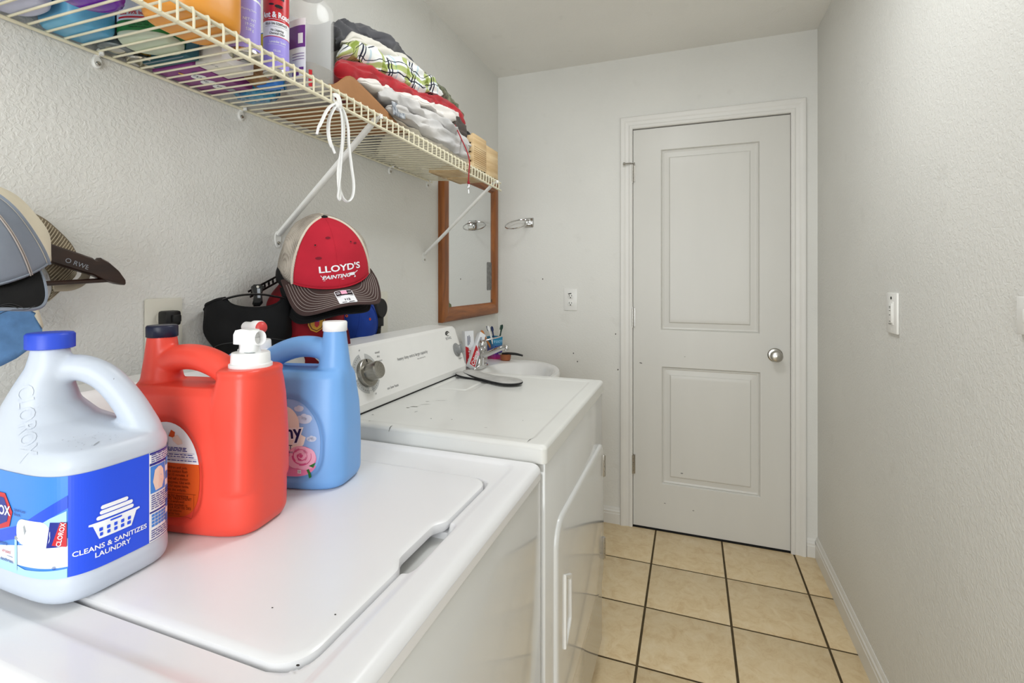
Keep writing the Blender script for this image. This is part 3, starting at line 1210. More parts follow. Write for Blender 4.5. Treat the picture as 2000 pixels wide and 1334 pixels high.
def clip_above(poly, y0, above=True):
    out = []
    for k in range(len(poly)):
        a, b = poly[k], poly[(k + 1) % len(poly)]
        ia, ib = (a[1] >= y0) == above, (b[1] >= y0) == above
        if ia:
            out.append(a)
        if ia != ib:
            t = (y0 - a[1]) / (b[1] - a[1])
            out.append((a[0] + (b[0] - a[0]) * t, y0))
    return out


# ---- bleach jug: squarish base, sloping shoulder to an off-centre neck, arched grip on the far side
BJ = Vector((.313, .387, .9132))
bj = thing('bleach_jug', 'white bleach jug with blue screw cap and royal blue laundry label', 'jug', BJ)
g = G()
hx, hy = .089, .069
S4 = [(0, 0, 0, .9, .9, 4.2), (.004, 0, 0, .955, .955, 4), (.012, 0, 0, .99, .99, 3.8), (.026, 0, 0, 1, 1, 3.6), (.030, 0, 0, .985, .985, 3.6), (.145, 0, 0, .985, .985, 3.6), (.150, 0, 0, 1.0, 1.0, 3.6), (.158, 0, 0, .985, .985, 3.4), (.166, -.001, -.001, .93, .95, 3.2),
      (.174, -.014, -.008, .76, .82, 3.0), (.19, -.028, -.018, .55, .64, 2.6), (.21, -.030, -.024, .40, .50, 2.3), (.232, -.024, -.025, .31, .40, 2.1), (.252, -.016, -.024, .265, .32, 2), (.266, -.015, -.024, .225, .275, 2), (.276, -.015, -.024, .21, .26, 2)]
g.loft([sell(cx, cy, hx * sx, hy * sy, z, 48, e) for z, cx, cy, sx, sy, e in S4])
hp = cr([(-.006, -.019, .248), (.008, -.004, .2490), (.026, .011, .236), (.041, .024, .210), (.052, .033, .182), (.057, .038, .158), (.048, .036, .13)], 6)
n_hp = len(hp)
g.tube(hp, [.0162 + .008 * (i / (n_hp - 1)) ** 3 for i in range(n_hp)], 14)
me = fuse(g, .0026, 5)
bb = bvh_of(me)
me.materials.append(PL['white'])
link('jug_body', me, bj)
g = G()
g.lathe((-.015, -.024, .2745), (0, 0, 1), [(0, .0205), (.001, .0225), (.017, .0225), (.0195, .0205), (.0198, .015)], 72, ribs=36, ribd=.0007)
g.build('screw_cap', PL['blue_cap'], bj, local=True, angle=60)
# wrap-around label: u = arclength from the corner seam along the +x face, mapped on the body's superellipse
LE = 3.6
ring = [Vector(p) for p in sell(0, 0, hx * .985, hy * .985, 0, 720, LE)]
cum = [0.0]
for k in range(720):
    cum.append(cum[-1] + (ring[(k + 1) % 720] - ring[k]).length)
SEAM = min(range(720), key=lambda k: (ring[k] - Vector((.0845, -.0620, 0))).length if ring[k].y < 0 and ring[k].x > 0 else 9)


def wrap(u, v, extra=0.0):
    s = (cum[SEAM] + u) % cum[720]
    lo, hi = 0, 720
    while hi - lo > 1:
        mid = (lo + hi) // 2
        if cum[mid] <= s:
            lo = mid
        else:
            hi = mid
    t = (s - cum[lo]) / max(1e-9, cum[lo + 1] - cum[lo])
    a, b = ring[lo], ring[(lo + 1) % 720]
    p = a.lerp(b, t)
    d = (b - a).normalized()
    return Vector((p.x, p.y, 0)) + Vector((d.y, -d.x, 0)) * (.0007 + extra) + Vector((0, 0, v))


LV0, LV1 = .032, .143


def strips(poly, du=.003):
    lo, hi = min(p[0] for p in poly), max(p[0] for p in poly)
    n = max(1, int((hi - lo) / du))
    V_, F_ = [], []
    flip = lambda q: [(b, a) for a, b in q]
    for k in range(n):
        a, b = lo + (hi - lo) * k / n, lo + (hi - lo) * (k + 1) / n
        q = clip_above(flip(poly), a, True) if k else flip(poly)
        q = clip_above(q, b, False) if k < n - 1 else q
        if len(q) >= 3:
            F_.append(tuple(range(len(V_), len(V_) + len(q))))
            V_ += flip(q)
    return V_, F_


def blabel(name, m, shapes, e=0.0):
    return prints(name, m, shapes, wrap, lbl, e)


lbl = prints('label', INK['blue'], [rect2d(0, LV0, .080, LV1, 30, 4)], wrap, bj, 0, 'royal blue side panel of the wrap label')
fr = prints('label_front', INK['mid'], [rect2d(-.13, LV0, 0, LV1, 40, 4)], wrap, bj, 0, 'paler blue front panel of the wrap label')
bk = prints('label_back', INK['white'], [rect2d(.080, LV0, .166, LV1, 30, 4)], wrap, bj, 0, 'white directions panel with small print')
# front: white product area, diagonal navy band, poured jug picture, red badge
blabel('white_area', INK['pale'], [strips([(-.13, LV0 + .008), (0, LV0 + .012), (0, .075), (-.05, .066), (-.13, .052)])], .0003)
blabel('light_sky', INK['light'], [strips([(-.06, .066), (-.001, .074), (-.001, .105), (-.03, .092)])], .0004)
blabel('navy_band', INK['blue'], [strips([(-.13, .052), (-.06, .072), (0, .108), (0, .122), (-.055, .088), (-.13, .064)])], .0005)
blabel('splash', INK['light'], [strips([(-.13, LV0), (-.0005, LV0), (-.0005, LV0 + .010), (-.05, LV0 + .007), (-.085, LV0 + .013), (-.13, LV0 + .006)])], .0005)
blabel('jug_picture', INK['white'], [strips(rrect(-.064, .066, -.016, .094, .011)), poly2d([(-.066, .071), (-.060, .080), (-.056, .076), (-.060, .068)], 1)], .0007)
blabel('jug_shadow', INK['grey'], [poly2d([(-.068, .0715), (-.0655, .0745), (-.0612, .0715), (-.0640, .0690)]), poly2d([(-.052, .086), (-.050, .0885), (-.047, .082), (-.050, .077)])], .0009)
blabel('pour', INK['light'], [poly2d([(-.0675, .070), (-.0635, .070), (-.0630, .036), (-.0675, .036)], 1)], .0008)
blabel('jug_label', INK['navy'], [poly2d([(-.020, .066), (-.0005, .067), (-.0005, .093), (-.016, .094)], 1)], .0008)
blabel('jug_badge', INK['red'], [poly2d([(-.014, .069), (-.0008, .066), (-.0008, .092), (-.006, .094)], 1)], .001)
blabel('jug_wordmark', INK['white'], [at(text2d('CLOROX', .0062, bold=.0001), -.0055, .080, radians(80))], .0012)
blabel('badge_rim', INK['red'], [strips([(-.118, .085), (-.100, .118), (-.086, .118), (-.072, .099), (-.078, .082), (-.098, .076)])], .0007)
blabel('badge', INK['navy'], [strips([(-.113, .087), (-.098, .113), (-.088, .113), (-.078, .099), (-.082, .087), (-.097, .081)])], .0009)
blabel('wordmark', INK['white'], [at(finer(text2d('CLOROX', .0145, bold=.0004)), -.106, .0975, .05)], .0011)
blabel('small_wording', INK['navy'], [at(text2d('Splash-Less', .0045, 'LEFT'), -.069, .1025), at(text2d('Bleach.', .0045, 'LEFT'), -.069, .0975), at(text2d('bacteria', .006, 'RIGHT'), -.081, .062), at(text2d('deodorizes', .0055, 'RIGHT'), -.070, .044), rect2d(-.13, .0485, -.071, .0489)], .0009)
blabel('red_wording', INK['red'], [at(text2d("viruses'", .006, 'RIGHT'), -.074, .0535)], .0009)
blabel('stamp_mark', INK['navy'], [at(text2d('@', .004), -.012, .0445)], .0011)
# side: laundry basket with folded towels and two lines of capitals
u0 = .0425
bas = [[(u0 - .0255, .0835), (u0 + .0255, .0835), (u0 + .0258, .0815), (u0 + .022, .0805), (u0 + .0165, .0645), (u0 - .0165, .0645), (u0 - .022, .0805), (u0 - .0258, .0815)]]
sh = [poly2d(b_, 2) for b_ in bas]
for k, (du, wv) in enumerate(((0, .038), (.001, .034), (-.001, .028))):
    sh.append(poly2d(rrect(u0 + du - wv / 2, .0855 + .0056 * k, u0 + du + wv / 2, .0900 + .0056 * k, .0022, 4), 1))
blabel('basket_picture', INK['white'], sh, .0006)
sh = [poly2d(rrect(u0 - .006, .0800, u0 + .006, .0820, .0008))]
for r_ in range(2):
    for k in range(5):
        sh.append(poly2d(rrect(u0 - .0165 + .0072 * k + .0005 * (r_ == 0) * (2 - k) * .6, .0690 + .0055 * r_ - .0017, u0 - .0165 + .0072 * k + .0034, .0690 + .0055 * r_ + .0022, .0008)))
blabel('basket_holes', INK['blue'], sh, .0009)
blabel('lettering', INK['white'], [at(text2d('CLEANS & SANITIZES', .0078, bold=.00014), .0400, .0555), at(text2d('LAUNDRY', .0078, bold=.00014), .0400, .0470)], .0006)
# directions panel
DU = -.014
blabel('directions_bands', INK['navy'], [rect2d(.0945 + DU, .1265, .175 + DU, .1295, 12, 1), rect2d(.0945 + DU, .0675, .175 + DU, .0695, 12, 1), rect2d(.0945 + DU, .1405, .175 + DU, .1428, 12, 1), rect2d(.0945 + DU, .0335, .175 + DU, .0345, 12, 1)], .0004)
blabel('picture_panel', INK['mid'], [rect2d(.0955 + DU, .092, .118 + DU, .1255, 6, 1)], .0004)
blabel('shirt_picture', INK['skin'], [at(poly2d([(.102, .094), (.112, .0945), (.1125, .105), (.1155, .104), (.114, .117), (.110, .1225), (.106, .123), (.101, .120), (.0985, .106), (.1015, .106)], 1), DU)], .0006)
sh = []
rs = random.Random(5)
for v in [.139 - .0027 * k for k in range(4)] + [.0885 - .0027 * k for k in range(7)] + [.045 - .0027 * k for k in range(4)]:
    u = .0965 + DU
    while u < .158:
        L_ = .003 + .006 * rs.random()
        sh.append(rect2d(u, v, u + L_, v + .0011, 2, 1))
        u += L_ + .0012
blabel('small_print', INK['navy'], sh, .0006)['kind'] = 'stuff'
sh = []
for a_ in range(5):
    for b_ in range(4):
        sh.append(rect2d(.0970 + DU + .0046 * a_, .050 + .0042 * b_, .0970 + DU + .0046 * a_ + .0036, .050 + .0042 * b_ + .0032))
for k in range(5):
    sh.append(rect2d(.120 + DU, .047 + .018 * k, .126 + DU, .057 + .018 * k))
blabel('small_squares', INK['mid'], sh, .0005)
# embossed capitals on the sloping shoulder and dust speckles
pj = projector(bb, Vector((-.005, -.040, .187)) + Vector((.78, -.42, .46)) * .15, (.47, .88, 0), Vector((.78, -.42, .46)).normalized().cross(Vector((.4739, .8806, 0))), .0002)
sh = [at(finer(text2d('CLOROX', .021, bold=.0004)), -.010, .0, radians(-86))]
prints('embossed_letters', PL['white'], sh, pj, bj, .0004)
rs = random.Random(11)
pj2 = projector(bb, (0.0, -.02, .45), (0, 1, 0), (-1, 0, 0), .0005)
prints('dust', INK['grey'], [poly2d(ell(-.025 + .055 * rs.random(), -.075 + .03 * rs.random(), .0003 + .0005 * rs.random(), .0003, 6)) for k in range(30)] + [at(poly2d(ell(0, 0, .0052, .0009, 8)), -.004, -.072, .5)], pj2, bj)


# ---- detergent / softener jugs: same mould, local +x = spout end, -x = filler neck
def mould():
    g = G()
    D = .0575
    ss = [(0, -.106, .106, .90), (.004, -.111, .111, .95), (.014, -.115, .115, 1), (.05, -.1155, .1155, 1), (.10, -.115, .114, .985), (.135, -.113, .108, .95), (.158, -.110, .102, .90), (.188, -.107, .095, .80), (.200, -.103, .09, .64)]
    g.loft([sell((a + b) / 2, 0, (b - a) / 2, D * k, z, 48, 4.2) for z, a, b, k in ss])
    # spout tower
    g.loft([sell(cx, 0, rx, ry, z, 40, e) for z, cx, rx, ry, e in ((.06, .073, .041, .0555, 4), (.12, .0745, .0395, .0545, 4), (.18, .0765, .036, .051, 3.6), (.205, .0775, .0335, .048, 3.2), (.216, .0775, .032, .0455, 3), (.2175, .0775, .0335, .0470, 3), (.224, .0775, .0335, .0470, 3), (.2265, .0775, .0305, .0435, 2.8))])
    # filler neck
    g.loft([sell(cx, 0, rx, ry, z, 32, 2.2) for z, cx, rx, ry in ((.08, -.070, .044, .052), (.13, -.0745, .037, .045), (.17, -.0775, .0325, .036), (.205, -.0785, .0265, .0275), (.235, -.079, .0225, .0225), (.262, -.079, .0195, .0195), (.272, -.079, .018, .018))])
    # grip
    hp = cr([(-.082, 0, .214), (-.066, 0, .228), (-.040, 0, .2365), (-.005, 0, .2350), (.030, 0, .2220), (.055, 0, .2020), (.066, 0, .17)], 6)
    g.tube(hp, [.0205] * len(hp), 14, flat=.95)
    # web from the neck down to the body under the grip
    me = fuse(g, .0026, 6)
    # sunken label fields on both broad faces, with a soft rim
    for v in me.vertices:
        x, y, z = v.co
        if abs(y) > .035 and z < .17:
            e = ((x + .02) / .066) ** 2 + ((z - .082) / .077) ** 2
            if z < .082:
                e = (abs(x + .02) / .066) ** 3 + ((.082 - z) / .066) ** 3.5
            v.co.y -= math.copysign(.0050 * (1 - sstep(.80, 1.15, e)), y)
    return me


MOULD = mould()
MB = bvh_of(MOULD)


def jug(name, label, loc, rot, body, cap, button):
    t = thing(name, label, 'jug', loc, (0, 0, rot))
    me = MOULD.copy()
    me.materials.append(body)
    link('jug_body', me, t)
    G().lathe((-.079, 0, .2655), (0, 0, 1), [(0, .0185), (.0012, .0205), (.016, .0205), (.0182, .0190), (.0184, .014)], 64, ribs=32, ribd=.0005).build('screw_cap', cap, t, local=True, angle=60)
    g = G()
    c = (.0775, 0, .2255)
    g.lathe(c, (0, 0, 1), [(0, .0290), (.0055, .0290), (.0065, .0265), (.020, .0258), (.022, .0245), (.0222, .012)], 72, ribs=36, ribd=.0004)
    tap = g.build('tap_collar', PL['white_cap'], t, local=True, angle=50)
    g = G()
    # pedestal + lying barrel with open or plugged mouth
    g.loft([sell(.0765, 0, rx, ry, z, 24, 2.6) for z, rx, ry in ((.245, .0135, .0125), (.252, .0125, .0115), (.262, .012, .011))])
    return t, tap, g


# orange-red jug: long axis along x, spout towards the room
tj, tap, g = jug('detergent_jug', 'orange-red laundry detergent jug with navy filler cap and white spout', (.3390, .5340, .9128), radians(9), PL['orange_red'], PL['navy_cap'], None)
tj.scale = (1, 1, 1.015)
bd = Vector((.98, -.12, 0)).normalized()
sd = Vector((-.2, -.98, 0)).normalized()
p0 = Vector((.0765, 0, .2685))
me = G()
me.loft([[p0 + bd * h + (Vector((-bd.y, bd.x, 0)) * cos(a) + Vector((0, 0, 1)) * sin(a)) * r for a in [2 * pi * k / 28 for k in range(28)]] for h, r in ((-.016, .009), (-.012, .0108), (.018, .0112), (.0195, .0105), (.018, .0092), (.004, .0085))])
me.loft([sell(.0765, 0, rx, ry, z, 24, 2.6) for z, rx, ry in ((.245, .0145, .0135), (.253, .013, .012), (.268, .012, .011))])
# hooded thumb tab to the rear left
e_ = Vector((.12, .98, 0))
me.loft([[p0 - bd * (.004 + d) + e_ * s * wv + Vector((0, 0, zz)) for s, zz in ((-1, zb), (1, zb), (1, zt), (-1, zt))] for d, wv, zb, zt in ((-.012, .0095, -.008, .0115), (.004, .010, -.010, .0125), (.014, .010, -.010, .0105), (.019, .009, -.010, .004))])
me.build('tap', PL['white_cap'], tap, local=True, angle=40)
g = G().cyl(p0 + bd * .0035, bd, .0086, .001, 20)
lab(g.build('tap_bore', PL['teal_liquid'], tap, local=True), 'teal-stained bore of the open spout')
prints('residue', PL['teal_liquid'], [poly2d(ell(.008, -.012, .009, .0045, 14))], lambda u, v, e=0: Vector((.0775 + u, v, .2480)), tap)
# label on the face towards the camera (-y): white directions above an orange warning panel
pl = projector(MB, (-.02, -.3, .082), (1, 0, 0), (0, 0, 1), .0008)


def lab_outline(s=1.0, n=48):
    out = []
    for k in range(n):
        a = 2 * pi * k / n
        c, s_ = cos(a), sin(a)
        if s_ >= 0:
            out.append((.059 * s * c, .071 * s * s_))
        else:
            out.append((.059 * s * math.copysign(abs(c) ** (2 / 3.2), c), .060 * s * -abs(s_) ** (2 / 3.2)))
    return out


ol_ = lab_outline()
L1 = prints('label', INK['white'], [poly2d(clip_above(ol_, .016), 3)], pl, tj, 0, 'white dosing panel of the rear label')
L2 = prints('warning_label', INK['orange'], [poly2d(clip_above(ol_, .016, False), 3)], pl, tj, 0, 'orange warning panel of the rear label')
sh = []
rs = random.Random(8)
lines = ['Keep out of reach of children and pets.', 'Eye irritant. In case of eye contact flush', 'thoroughly with water for 15 minutes. If', 'swallowed, drink water and call a doctor.', 'Contains surfactants and enzymes. Use with', 'cold or warm water. Safe for septic tanks.', 'Garder hors de la portee des enfants.']
for k, s in enumerate(lines):
    sh.append(at(text2d(s, .0050), 0, .010 - .0051 * k))
for k, (s, z) in enumerate((('Do not reuse this package for dispensing', .0050), ('OF CHILDREN. FIRST AID TREATMENT', .0055), ('give water. Call a doctor if swallowed', .0046), ('Rinse eyes with water. Ne pas reutiliser ce', .0046), ('recipient. TENIR HORS DE LA PORTEE DES', .0050), ('contains no phosphate or chlorine', .0044), ('If problem persists call for help', .0044))):
    sh.append(at(text2d(s, z), 0, -.0285 - .0042 * k))
sh += [rect2d(-.054, -.0255, .054, -.0251, 10, 1), rect2d(-.050, -.0570, .050, -.0567, 10, 1), rect2d(.0505, -.0567, .0508, -.0255, 1, 4)]
prints('warning_text', INK['brown'], sh, pl, L2, .0006)
sh = []
for v in (.0475 - .0225, .0445 - .0225, .0195 + .0):
    pass
for k, (v, um) in enumerate(((.0365, .040), (.0345, .040), (.0325, .038), (.0275, .050), (.0245, .052), (.0195, .054))):
    u = -um
    while u < um - .004:
        L_ = .003 + .006 * rs.random()
        sh.append(rect2d(u, v, min(u + L_, um), v + .0011, 2, 1))
        u += L_ + .0013
sh += [rect2d(-.052, .0300, .050, .0303, 8, 1), rect2d(-.054, .0225, .054, .0228, 8, 1), rect2d(.006, .031, .0063, .058, 1, 4)]
prints('dosing_text', INK['navy'], sh, pl, L1, .0006)
prints('hand_pictures', INK['skin'], [poly2d([(.012, .050), (.020, .055), (.028, .048), (.030, .043), (.022, .041), (.014, .046)], 1), poly2d([(-.014, .050), (-.006, .056), (.001, .052), (-.003, .046), (-.012, .046)], 1)], pl, L1, .0006)
prints('bottle_pictures', INK['orange'], [poly2d([(-.030, .044), (-.020, .044), (-.020, .060), (-.030, .058)], 1), poly2d([(.006, .052), (.016, .050), (.016, .058), (.009, .061)], 1), poly2d([(-.006, .053), (-.001, .050), (-.0005, .058), (-.005, .060)])], pl, L1, .0005)

# sky-blue jug: the same mould turned round, spout at the wall end
dj, tap, g = jug('softener_jug', 'sky blue fabric softener jug with white cap and pink rose label', (.351, .6970, .9128), pi + radians(12), PL['sky'], PL['white_cap'], None)
bdr = Vector((-.91, .30, 0)).normalized()   # local direction; the jug is turned by 180 degrees
g = G()
p0 = Vector((.0765, 0, .2700))
g.loft([[p0 + bdr * h + (Vector((-bdr.y, bdr.x, 0)) * cos(a) + Vector((0, 0, 1)) * sin(a)) * r for a in [2 * pi * k / 26 for k in range(26)]] for h, r in ((-.030, .0085), (-.028, .0095), (-.010, .0095), (-.004, .0125), (.012, .0130), (.0145, .0120))])
g.loft([sell(.0765, 0, rx, ry, z, 24, 2.6) for z, rx, ry in ((.245, .0145, .0135), (.253, .013, .012), (.268, .012, .011))])
g.build('tap', PL['white_cap'], tap, local=True, angle=40)
g = G()
pb = p0 + bdr * .0125
g.loft([[pb + bdr * h + (Vector((-bdr.y, bdr.x, 0)) * cos(a) + Vector((0, 0, 1)) * sin(a)) * r for a in [2 * pi * k / 24 for k in range(24)]] for h, r in ((0, .0118), (.003, .0115), (.0065, .0095), (.009, .0062), (.0100, .002))])
g.build('tap_button', PL['red_button'], tap, local=True, angle=60)
# label faces the camera: local +y side; u runs to the viewer's right = local -x
pd = projector(MB, (-.02, .3, .082), (-1, 0, 0), (0, 0, 1), .0008)
ol2 = lab_outline()
D1 = prints('label', INK['sky'], [poly2d(ol2, 3)], pd, dj, 0, 'oval label with sky, cream arch and pink rose')
def inlab(poly):
    return poly
cloud = lambda cx, cy, s: [poly2d(ell(cx + dx * s, cy + dy * s, rx * s, ry * s, 16), 1) for dx, dy, rx, ry in ((0, 0, .014, .006), (-.008, .003, .008, .006), (.007, .004, .009, .007), (0, .007, .007, .006))]
prints('sky_clouds', INK['haze'], cloud(.030, .036, .9) + cloud(.020, .054, .55) + cloud(.044, .004, .55), pd, D1, .0004)
prints('label_arch', INK['cream'], [poly2d([(-.045, -.03)] + [(-.0115 + .0335 * cos(a), .026 + .034 * sin(a)) for a in [pi - pi * k / 20 for k in range(21)]] + [(.026, .012), (.034, .008), (.030, -.005), (.014, -.02), (.0, -.04)], 2)], pd, D1, .0005)
prints('rose_ground', INK['pink'], [poly2d(clip_above(lab_outline(.99), -.040, False), 2), poly2d(ell(.026, -.028, .027, .021, 24), 2), poly2d(ell(.010, -.036, .020, .014, 20), 2)], pd, D1, .0006)
sh = []
for k, (du, dv, rx, ry) in enumerate(((-.004, .006, .017, .013), (.012, .002, .014, .015), (-.010, -.006, .015, .012), (.006, -.010, .018, .010), (.0, .013, .013, .007))):
    sh.append(poly2d(ell(.026 + du, -.027 + dv, rx, ry, 20), 1))
prints('rose_petals', INK['rose'], sh, pd, D1, .0008)
sh = []
for k in range(9):
    a0 = k * 1.35
    r0 = .0035 + .0016 * k
    o_ = ell(.026, -.024, r0 * 1.15, r0, 10, a0, a0 + 2.1)
    i_ = ell(.026 + .0006, -.024 + .0004, r0 * 1.15 - .0014, r0 - .0014, 10, a0, a0 + 2.1)
    sh.append((o_ + i_, [(q, q + 1, 12 + q, 11 + q) for q in range(10)]))
prints('rose_folds', INK['deep'], sh + [poly2d(ell(.026, -.024, .0032, .003, 12))], pd, D1, .001)
prints('rose_leaf', INK['green'], [poly2d([(.036, -.047), (.040, -.045), (.046, -.058), (.042, -.060)], 1), poly2d([(.040, -.040), (.052, -.034), (.048, -.043)], 1)], pd, D1, .0011)
prints('label_stamp', INK['white'], [rect2d(.020, -.0535, .0265, -.0475)], pd, D1, .0012)
prints('label_stamp_mark', INK['black'], [at(text2d('CE', .004), .0233, -.0505)], pd, D1, .0014)
prints('wordmark_halo', INK['white'], [at(text2d('Downy', .032, bold=.0030), -.021, .012, radians(6))], pd, D1, .0009)
prints('wordmark', INK['dkblue'], [at(text2d('Downy', .032, bold=.0007), -.021, .012, radians(6)), at(text2d('APRIL SOFT', .010, 'RIGHT', bold=.0002), .010, -.010), at(text2d('fresh scent', .006, 'RIGHT'), .012, -.018)], pd, D1, .0012)
o1_ = ell(-.010, .040, .0085, .0095, 16, .4, 6.0)
i1_ = ell(-.010, .040, .0072, .0082, 16, .4, 6.0)
o2_ = ell(-.019, .041, .007, .0085, 16, 0, 5.4)
i2_ = ell(-.019, .041, .0058, .0073, 16, 0, 5.4)
prints('label_swirl', INK['dkblue'], [(o1_ + i1_, [(q, q + 1, 18 + q, 17 + q) for q in range(16)]), (o2_ + i2_, [(q, q + 1, 18 + q, 17 + q) for q in range(16)])], pd, D1, .0012)

# ================================================================== INSOLES ON THE DRYER
felt = mat('grey_felt', '#b9b7b3', 0.9, var=0.12, vscale=30, bump=0.2, bscale=500)
foam = mat('black_foam', '#1f1f20', 0.8, var=0.1)


def insole(name, label, heel, toe, z, flip, lift=0.0):
    heel, toe = Vector(heel), Vector(toe)
    t = thing(name, label, 'insole', (heel.x, heel.y, z))
    d = (toe - heel).normalized()
    n2 = Vector((-d.y, d.x))
    L_ = (toe - heel).length

    def outline(s):
        o_ = []
        m = 44
        for k in range(m):
            u = 0.5 - .5 * cos(pi * k / (m - 1))
            wd = .028 * (1 - abs(2 * u / .36 - 1) ** 2.4) ** .5 if u < .18 else None
            if u < .18:
                a = .029 * sqrt(max(0, 1 - (1 - u / .18) ** 2))
                b_ = a
            elif u > .80:
                q = sqrt(max(0, 1 - ((u - .80) / .2) ** 2))
                a, b_ = .044 * q + 0.0, .040 * q
            else:
                q = sstep(.18, .80, u)
                a = .029 + (.044 - .029) * q
                b_ = .029 + (.040 - .029) * q - .010 * sin(pi * min(1, max(0, (u - .2) / .5)))
            o_.append((u, a * s, b_ * s))
        pts_ = [(u, a) for u, a, b_ in o_] + [(u, -b_) for u, a, b_ in reversed(o_)]
        out = []
        for u, a in pts_:
            a = a * flip
            u2 = .5 + (u - .5) * (1 - (1 - s) * .3)
            p = heel + d * (u2 * L_) + n2 * a
            cup = .006 * (1 - sstep(0, .4, u)) * 1 + lift * u
            out.append((p, cup))
        return out

    def ringz(s, dz):
        return [(p.x, p.y, z + c + dz) for p, c in outline(s)]
    g = G()
    rs_ = [ringz(.96, 0), ringz(1, .0015), ringz(1, .005), ringz(.985, .006)]
    if flip < 0:
        rs_ = [list(reversed(r)) for r in rs_]
    g.loft(rs_)
    g.build('sole_base', foam, t, angle=40)
    g = G()
    rs_ = [ringz(.985, .0058), ringz(.97, .0074), ringz(.6, .0105), ringz(.2, .0120)]
    if flip < 0:
        rs_ = [list(reversed(r)) for r in rs_]
    g.loft(rs_)
    g.build('felt_top', felt, t, angle=60)
    return t


insole('shoe_insole', 'grey felt shoe insole underneath the other on the dryer top', (.277, 1.500), (.515, 1.455), .9402, 1, -.001)
insole('shoe_insole', 'grey felt shoe insole lying on top of the other on the dryer', (.300, 1.515), (.535, 1.420), .9462, -1, 0.0)

# ================================================================== WIRE SHELF
SX = .322


def deck(x, y):
    return 1.690 - .006 * (y - .45) - (x / SX) * (.004 + .020 * (y - .45) / 1.3)


SY0, SY1 = .05, 1.801
sh_t = thing('wire_shelf', 'ivory wire shelf along the left wall, loaded with bottles and clothes', 'shelf', (0, 1.0, 1.69))


def rail(name, x, dz, r, mat_=M['wire']):
    G().tube([(x, y, deck(x, y) + dz) for y in (SY0, .5, 1.0, 1.4, SY1)], r, 10).build(name, mat_, sh_t)


rail('back_rail', .010, -.004, .0032)
rail('front_top_rail', SX - .003, -.0052, .0034)
rail('front_lower_rail', SX - .001, -.0345, .0036)
rod_mesh = None
k = 0
y = .4512 - .025 * 15
while y < SY1 - .002:
    if y > SY0:
        a, b = deck(.008, y), deck(SX, y)
        if rod_mesh is None:
            g = G()
            g.tube([(0, 0, 0), (.16, 0, 0), (SX - .014, 0, 0), (SX - .007, 0, -.0012), (SX - .0045, 0, -.006), (SX - .004, 0, -.02), (SX - .004, 0, -.0345)], .00205, 7)
            o = g.build('rod', M['wire'], sh_t, local=True)
            rod_mesh = o
        else:
            o = rod_mesh.copy()
            COL.objects.link(o)
        o.location = Vector((.006, y, a)) - sh_t.location
        o.rotation_euler = (0, math.atan2(a - b, SX - .008), 0)
    y += .025
for y in (.579, .885, 1.509, 1.778):
    zb = deck(.01, y) - .004
    g = G()
    g.tube([(.004, y, zb - .004), (.004, y, zb + .004), (.010, y, zb + .0062), (.0155, y, zb + .003), (.0158, y, zb - .003)], .0036, 8, flat=1.6)
    g.loft([[(x, y + (yy) * s, zb - .014 + zz * s) for yy, zz in ell(0, 0, .0075, .0115, 18)] for x, s in ((0, 1), (.004, 1), (.0055, .85))])
    c = g.build('wall_clip', M['brace'], sh_t)
    g = G().lathe((.005, y, zb - .017), (1, 0, 0), [(0, .0042), (.0025, .0042), (.0035, .003), (.003, .0012)], 14)
    g.build('clip_screw', M['nickel'], c)
# diagonal braces
for y in (.998, 1.752):
    zt = deck(SX, y)
    p0, p1 = Vector((SX - .006, y, zt - .010)), Vector((.006, y, zt - .285))
    d = (p1 - p0).normalized()
    n2 = Vector((0, 1, 0)).cross(d)
    g = G()
    w_ = .0085

    def sec(p, s=1.0):
        return [p + Vector((0, a * s, 0)) + n2 * b for a, b in ((-w_, .004), (-w_, -.002), (-w_ * .85, -.0032), (-w_ * .4, -.0042), (w_ * .4, -.0042), (w_ * .85, -.0032), (w_, -.002), (w_, .004))]
    g.loft([sec(p0, .75), sec(p0 + d * .02), sec(p1 - d * .02), sec(p1, .9)])
    g.loft([[(x, y + yy, p1.z - .012 + zz) for yy, zz in ell(0, 0, .0095, .022, 18)] for x in (0, .004)])
    g.tube([p0 + Vector((.0, 0, -.002)), p0 + Vector((.004, 0, .004)), p0 + Vector((.010, 0, .004)), p0 + Vector((.010, 0, -.004))], .004, 8)
    b_ = g.build('brace', M['brace'], sh_t, angle=30)
    G().lathe((.004, y, p1.z - .022), (1, 0, 0), [(0, .0045), (.0025, .0042), (.0035, .003), (.003, .0012)], 12).build('brace_screw', M['nickel'], b_)

# ================================================================== THINGS ON THE SHELF
ZR = .0024   # things stand on the rods


def on(x, y):
    return (x, y, deck(x, y) + ZR)


PL['lavender'] = mat('pale_lavender_hdpe', '#cfd3ee', 0.4, var=0.04, sss=0.1)
PL['cyan'] = mat('cyan_translucent_hdpe', '#7cc4e6', 0.3, var=0.08, col2='#4b9fd0', vscale=9)
PL['violet'] = mat('violet_clear_plastic', '#8422d0', 0.08, var=0.15, vscale=60, alpha=0.86)
PL['celadon'] = mat('pale_green_hdpe', '#c6d3bd', 0.4, var=0.04)
PL['amber'] = mat('amber_translucent_hdpe', '#f0a64a', 0.3, var=0.06, col2='#d88f2c', vscale=6, sss=0.15)
PL['can_metal'] = mat('can_steel', '#c9c8c4', 0.22, metal=1, var=0.05)
PL['lilac'] = mat('lilac_lacquer', '#a99cf0', 0.3, var=0.03)
PL['clear'] = mat('clear_plastic', '#fbfbf9', 0.06, var=0.0, alpha=0.14)
PL['liquid'] = mat('clear_grey_liquid', '#a39b8d', 0.05, var=0.0, alpha=0.42)
PL['zinc'] = mat('dull_galvanised_grey', '#8f989b', 0.5, metal=.4, var=0.2, vscale=60)
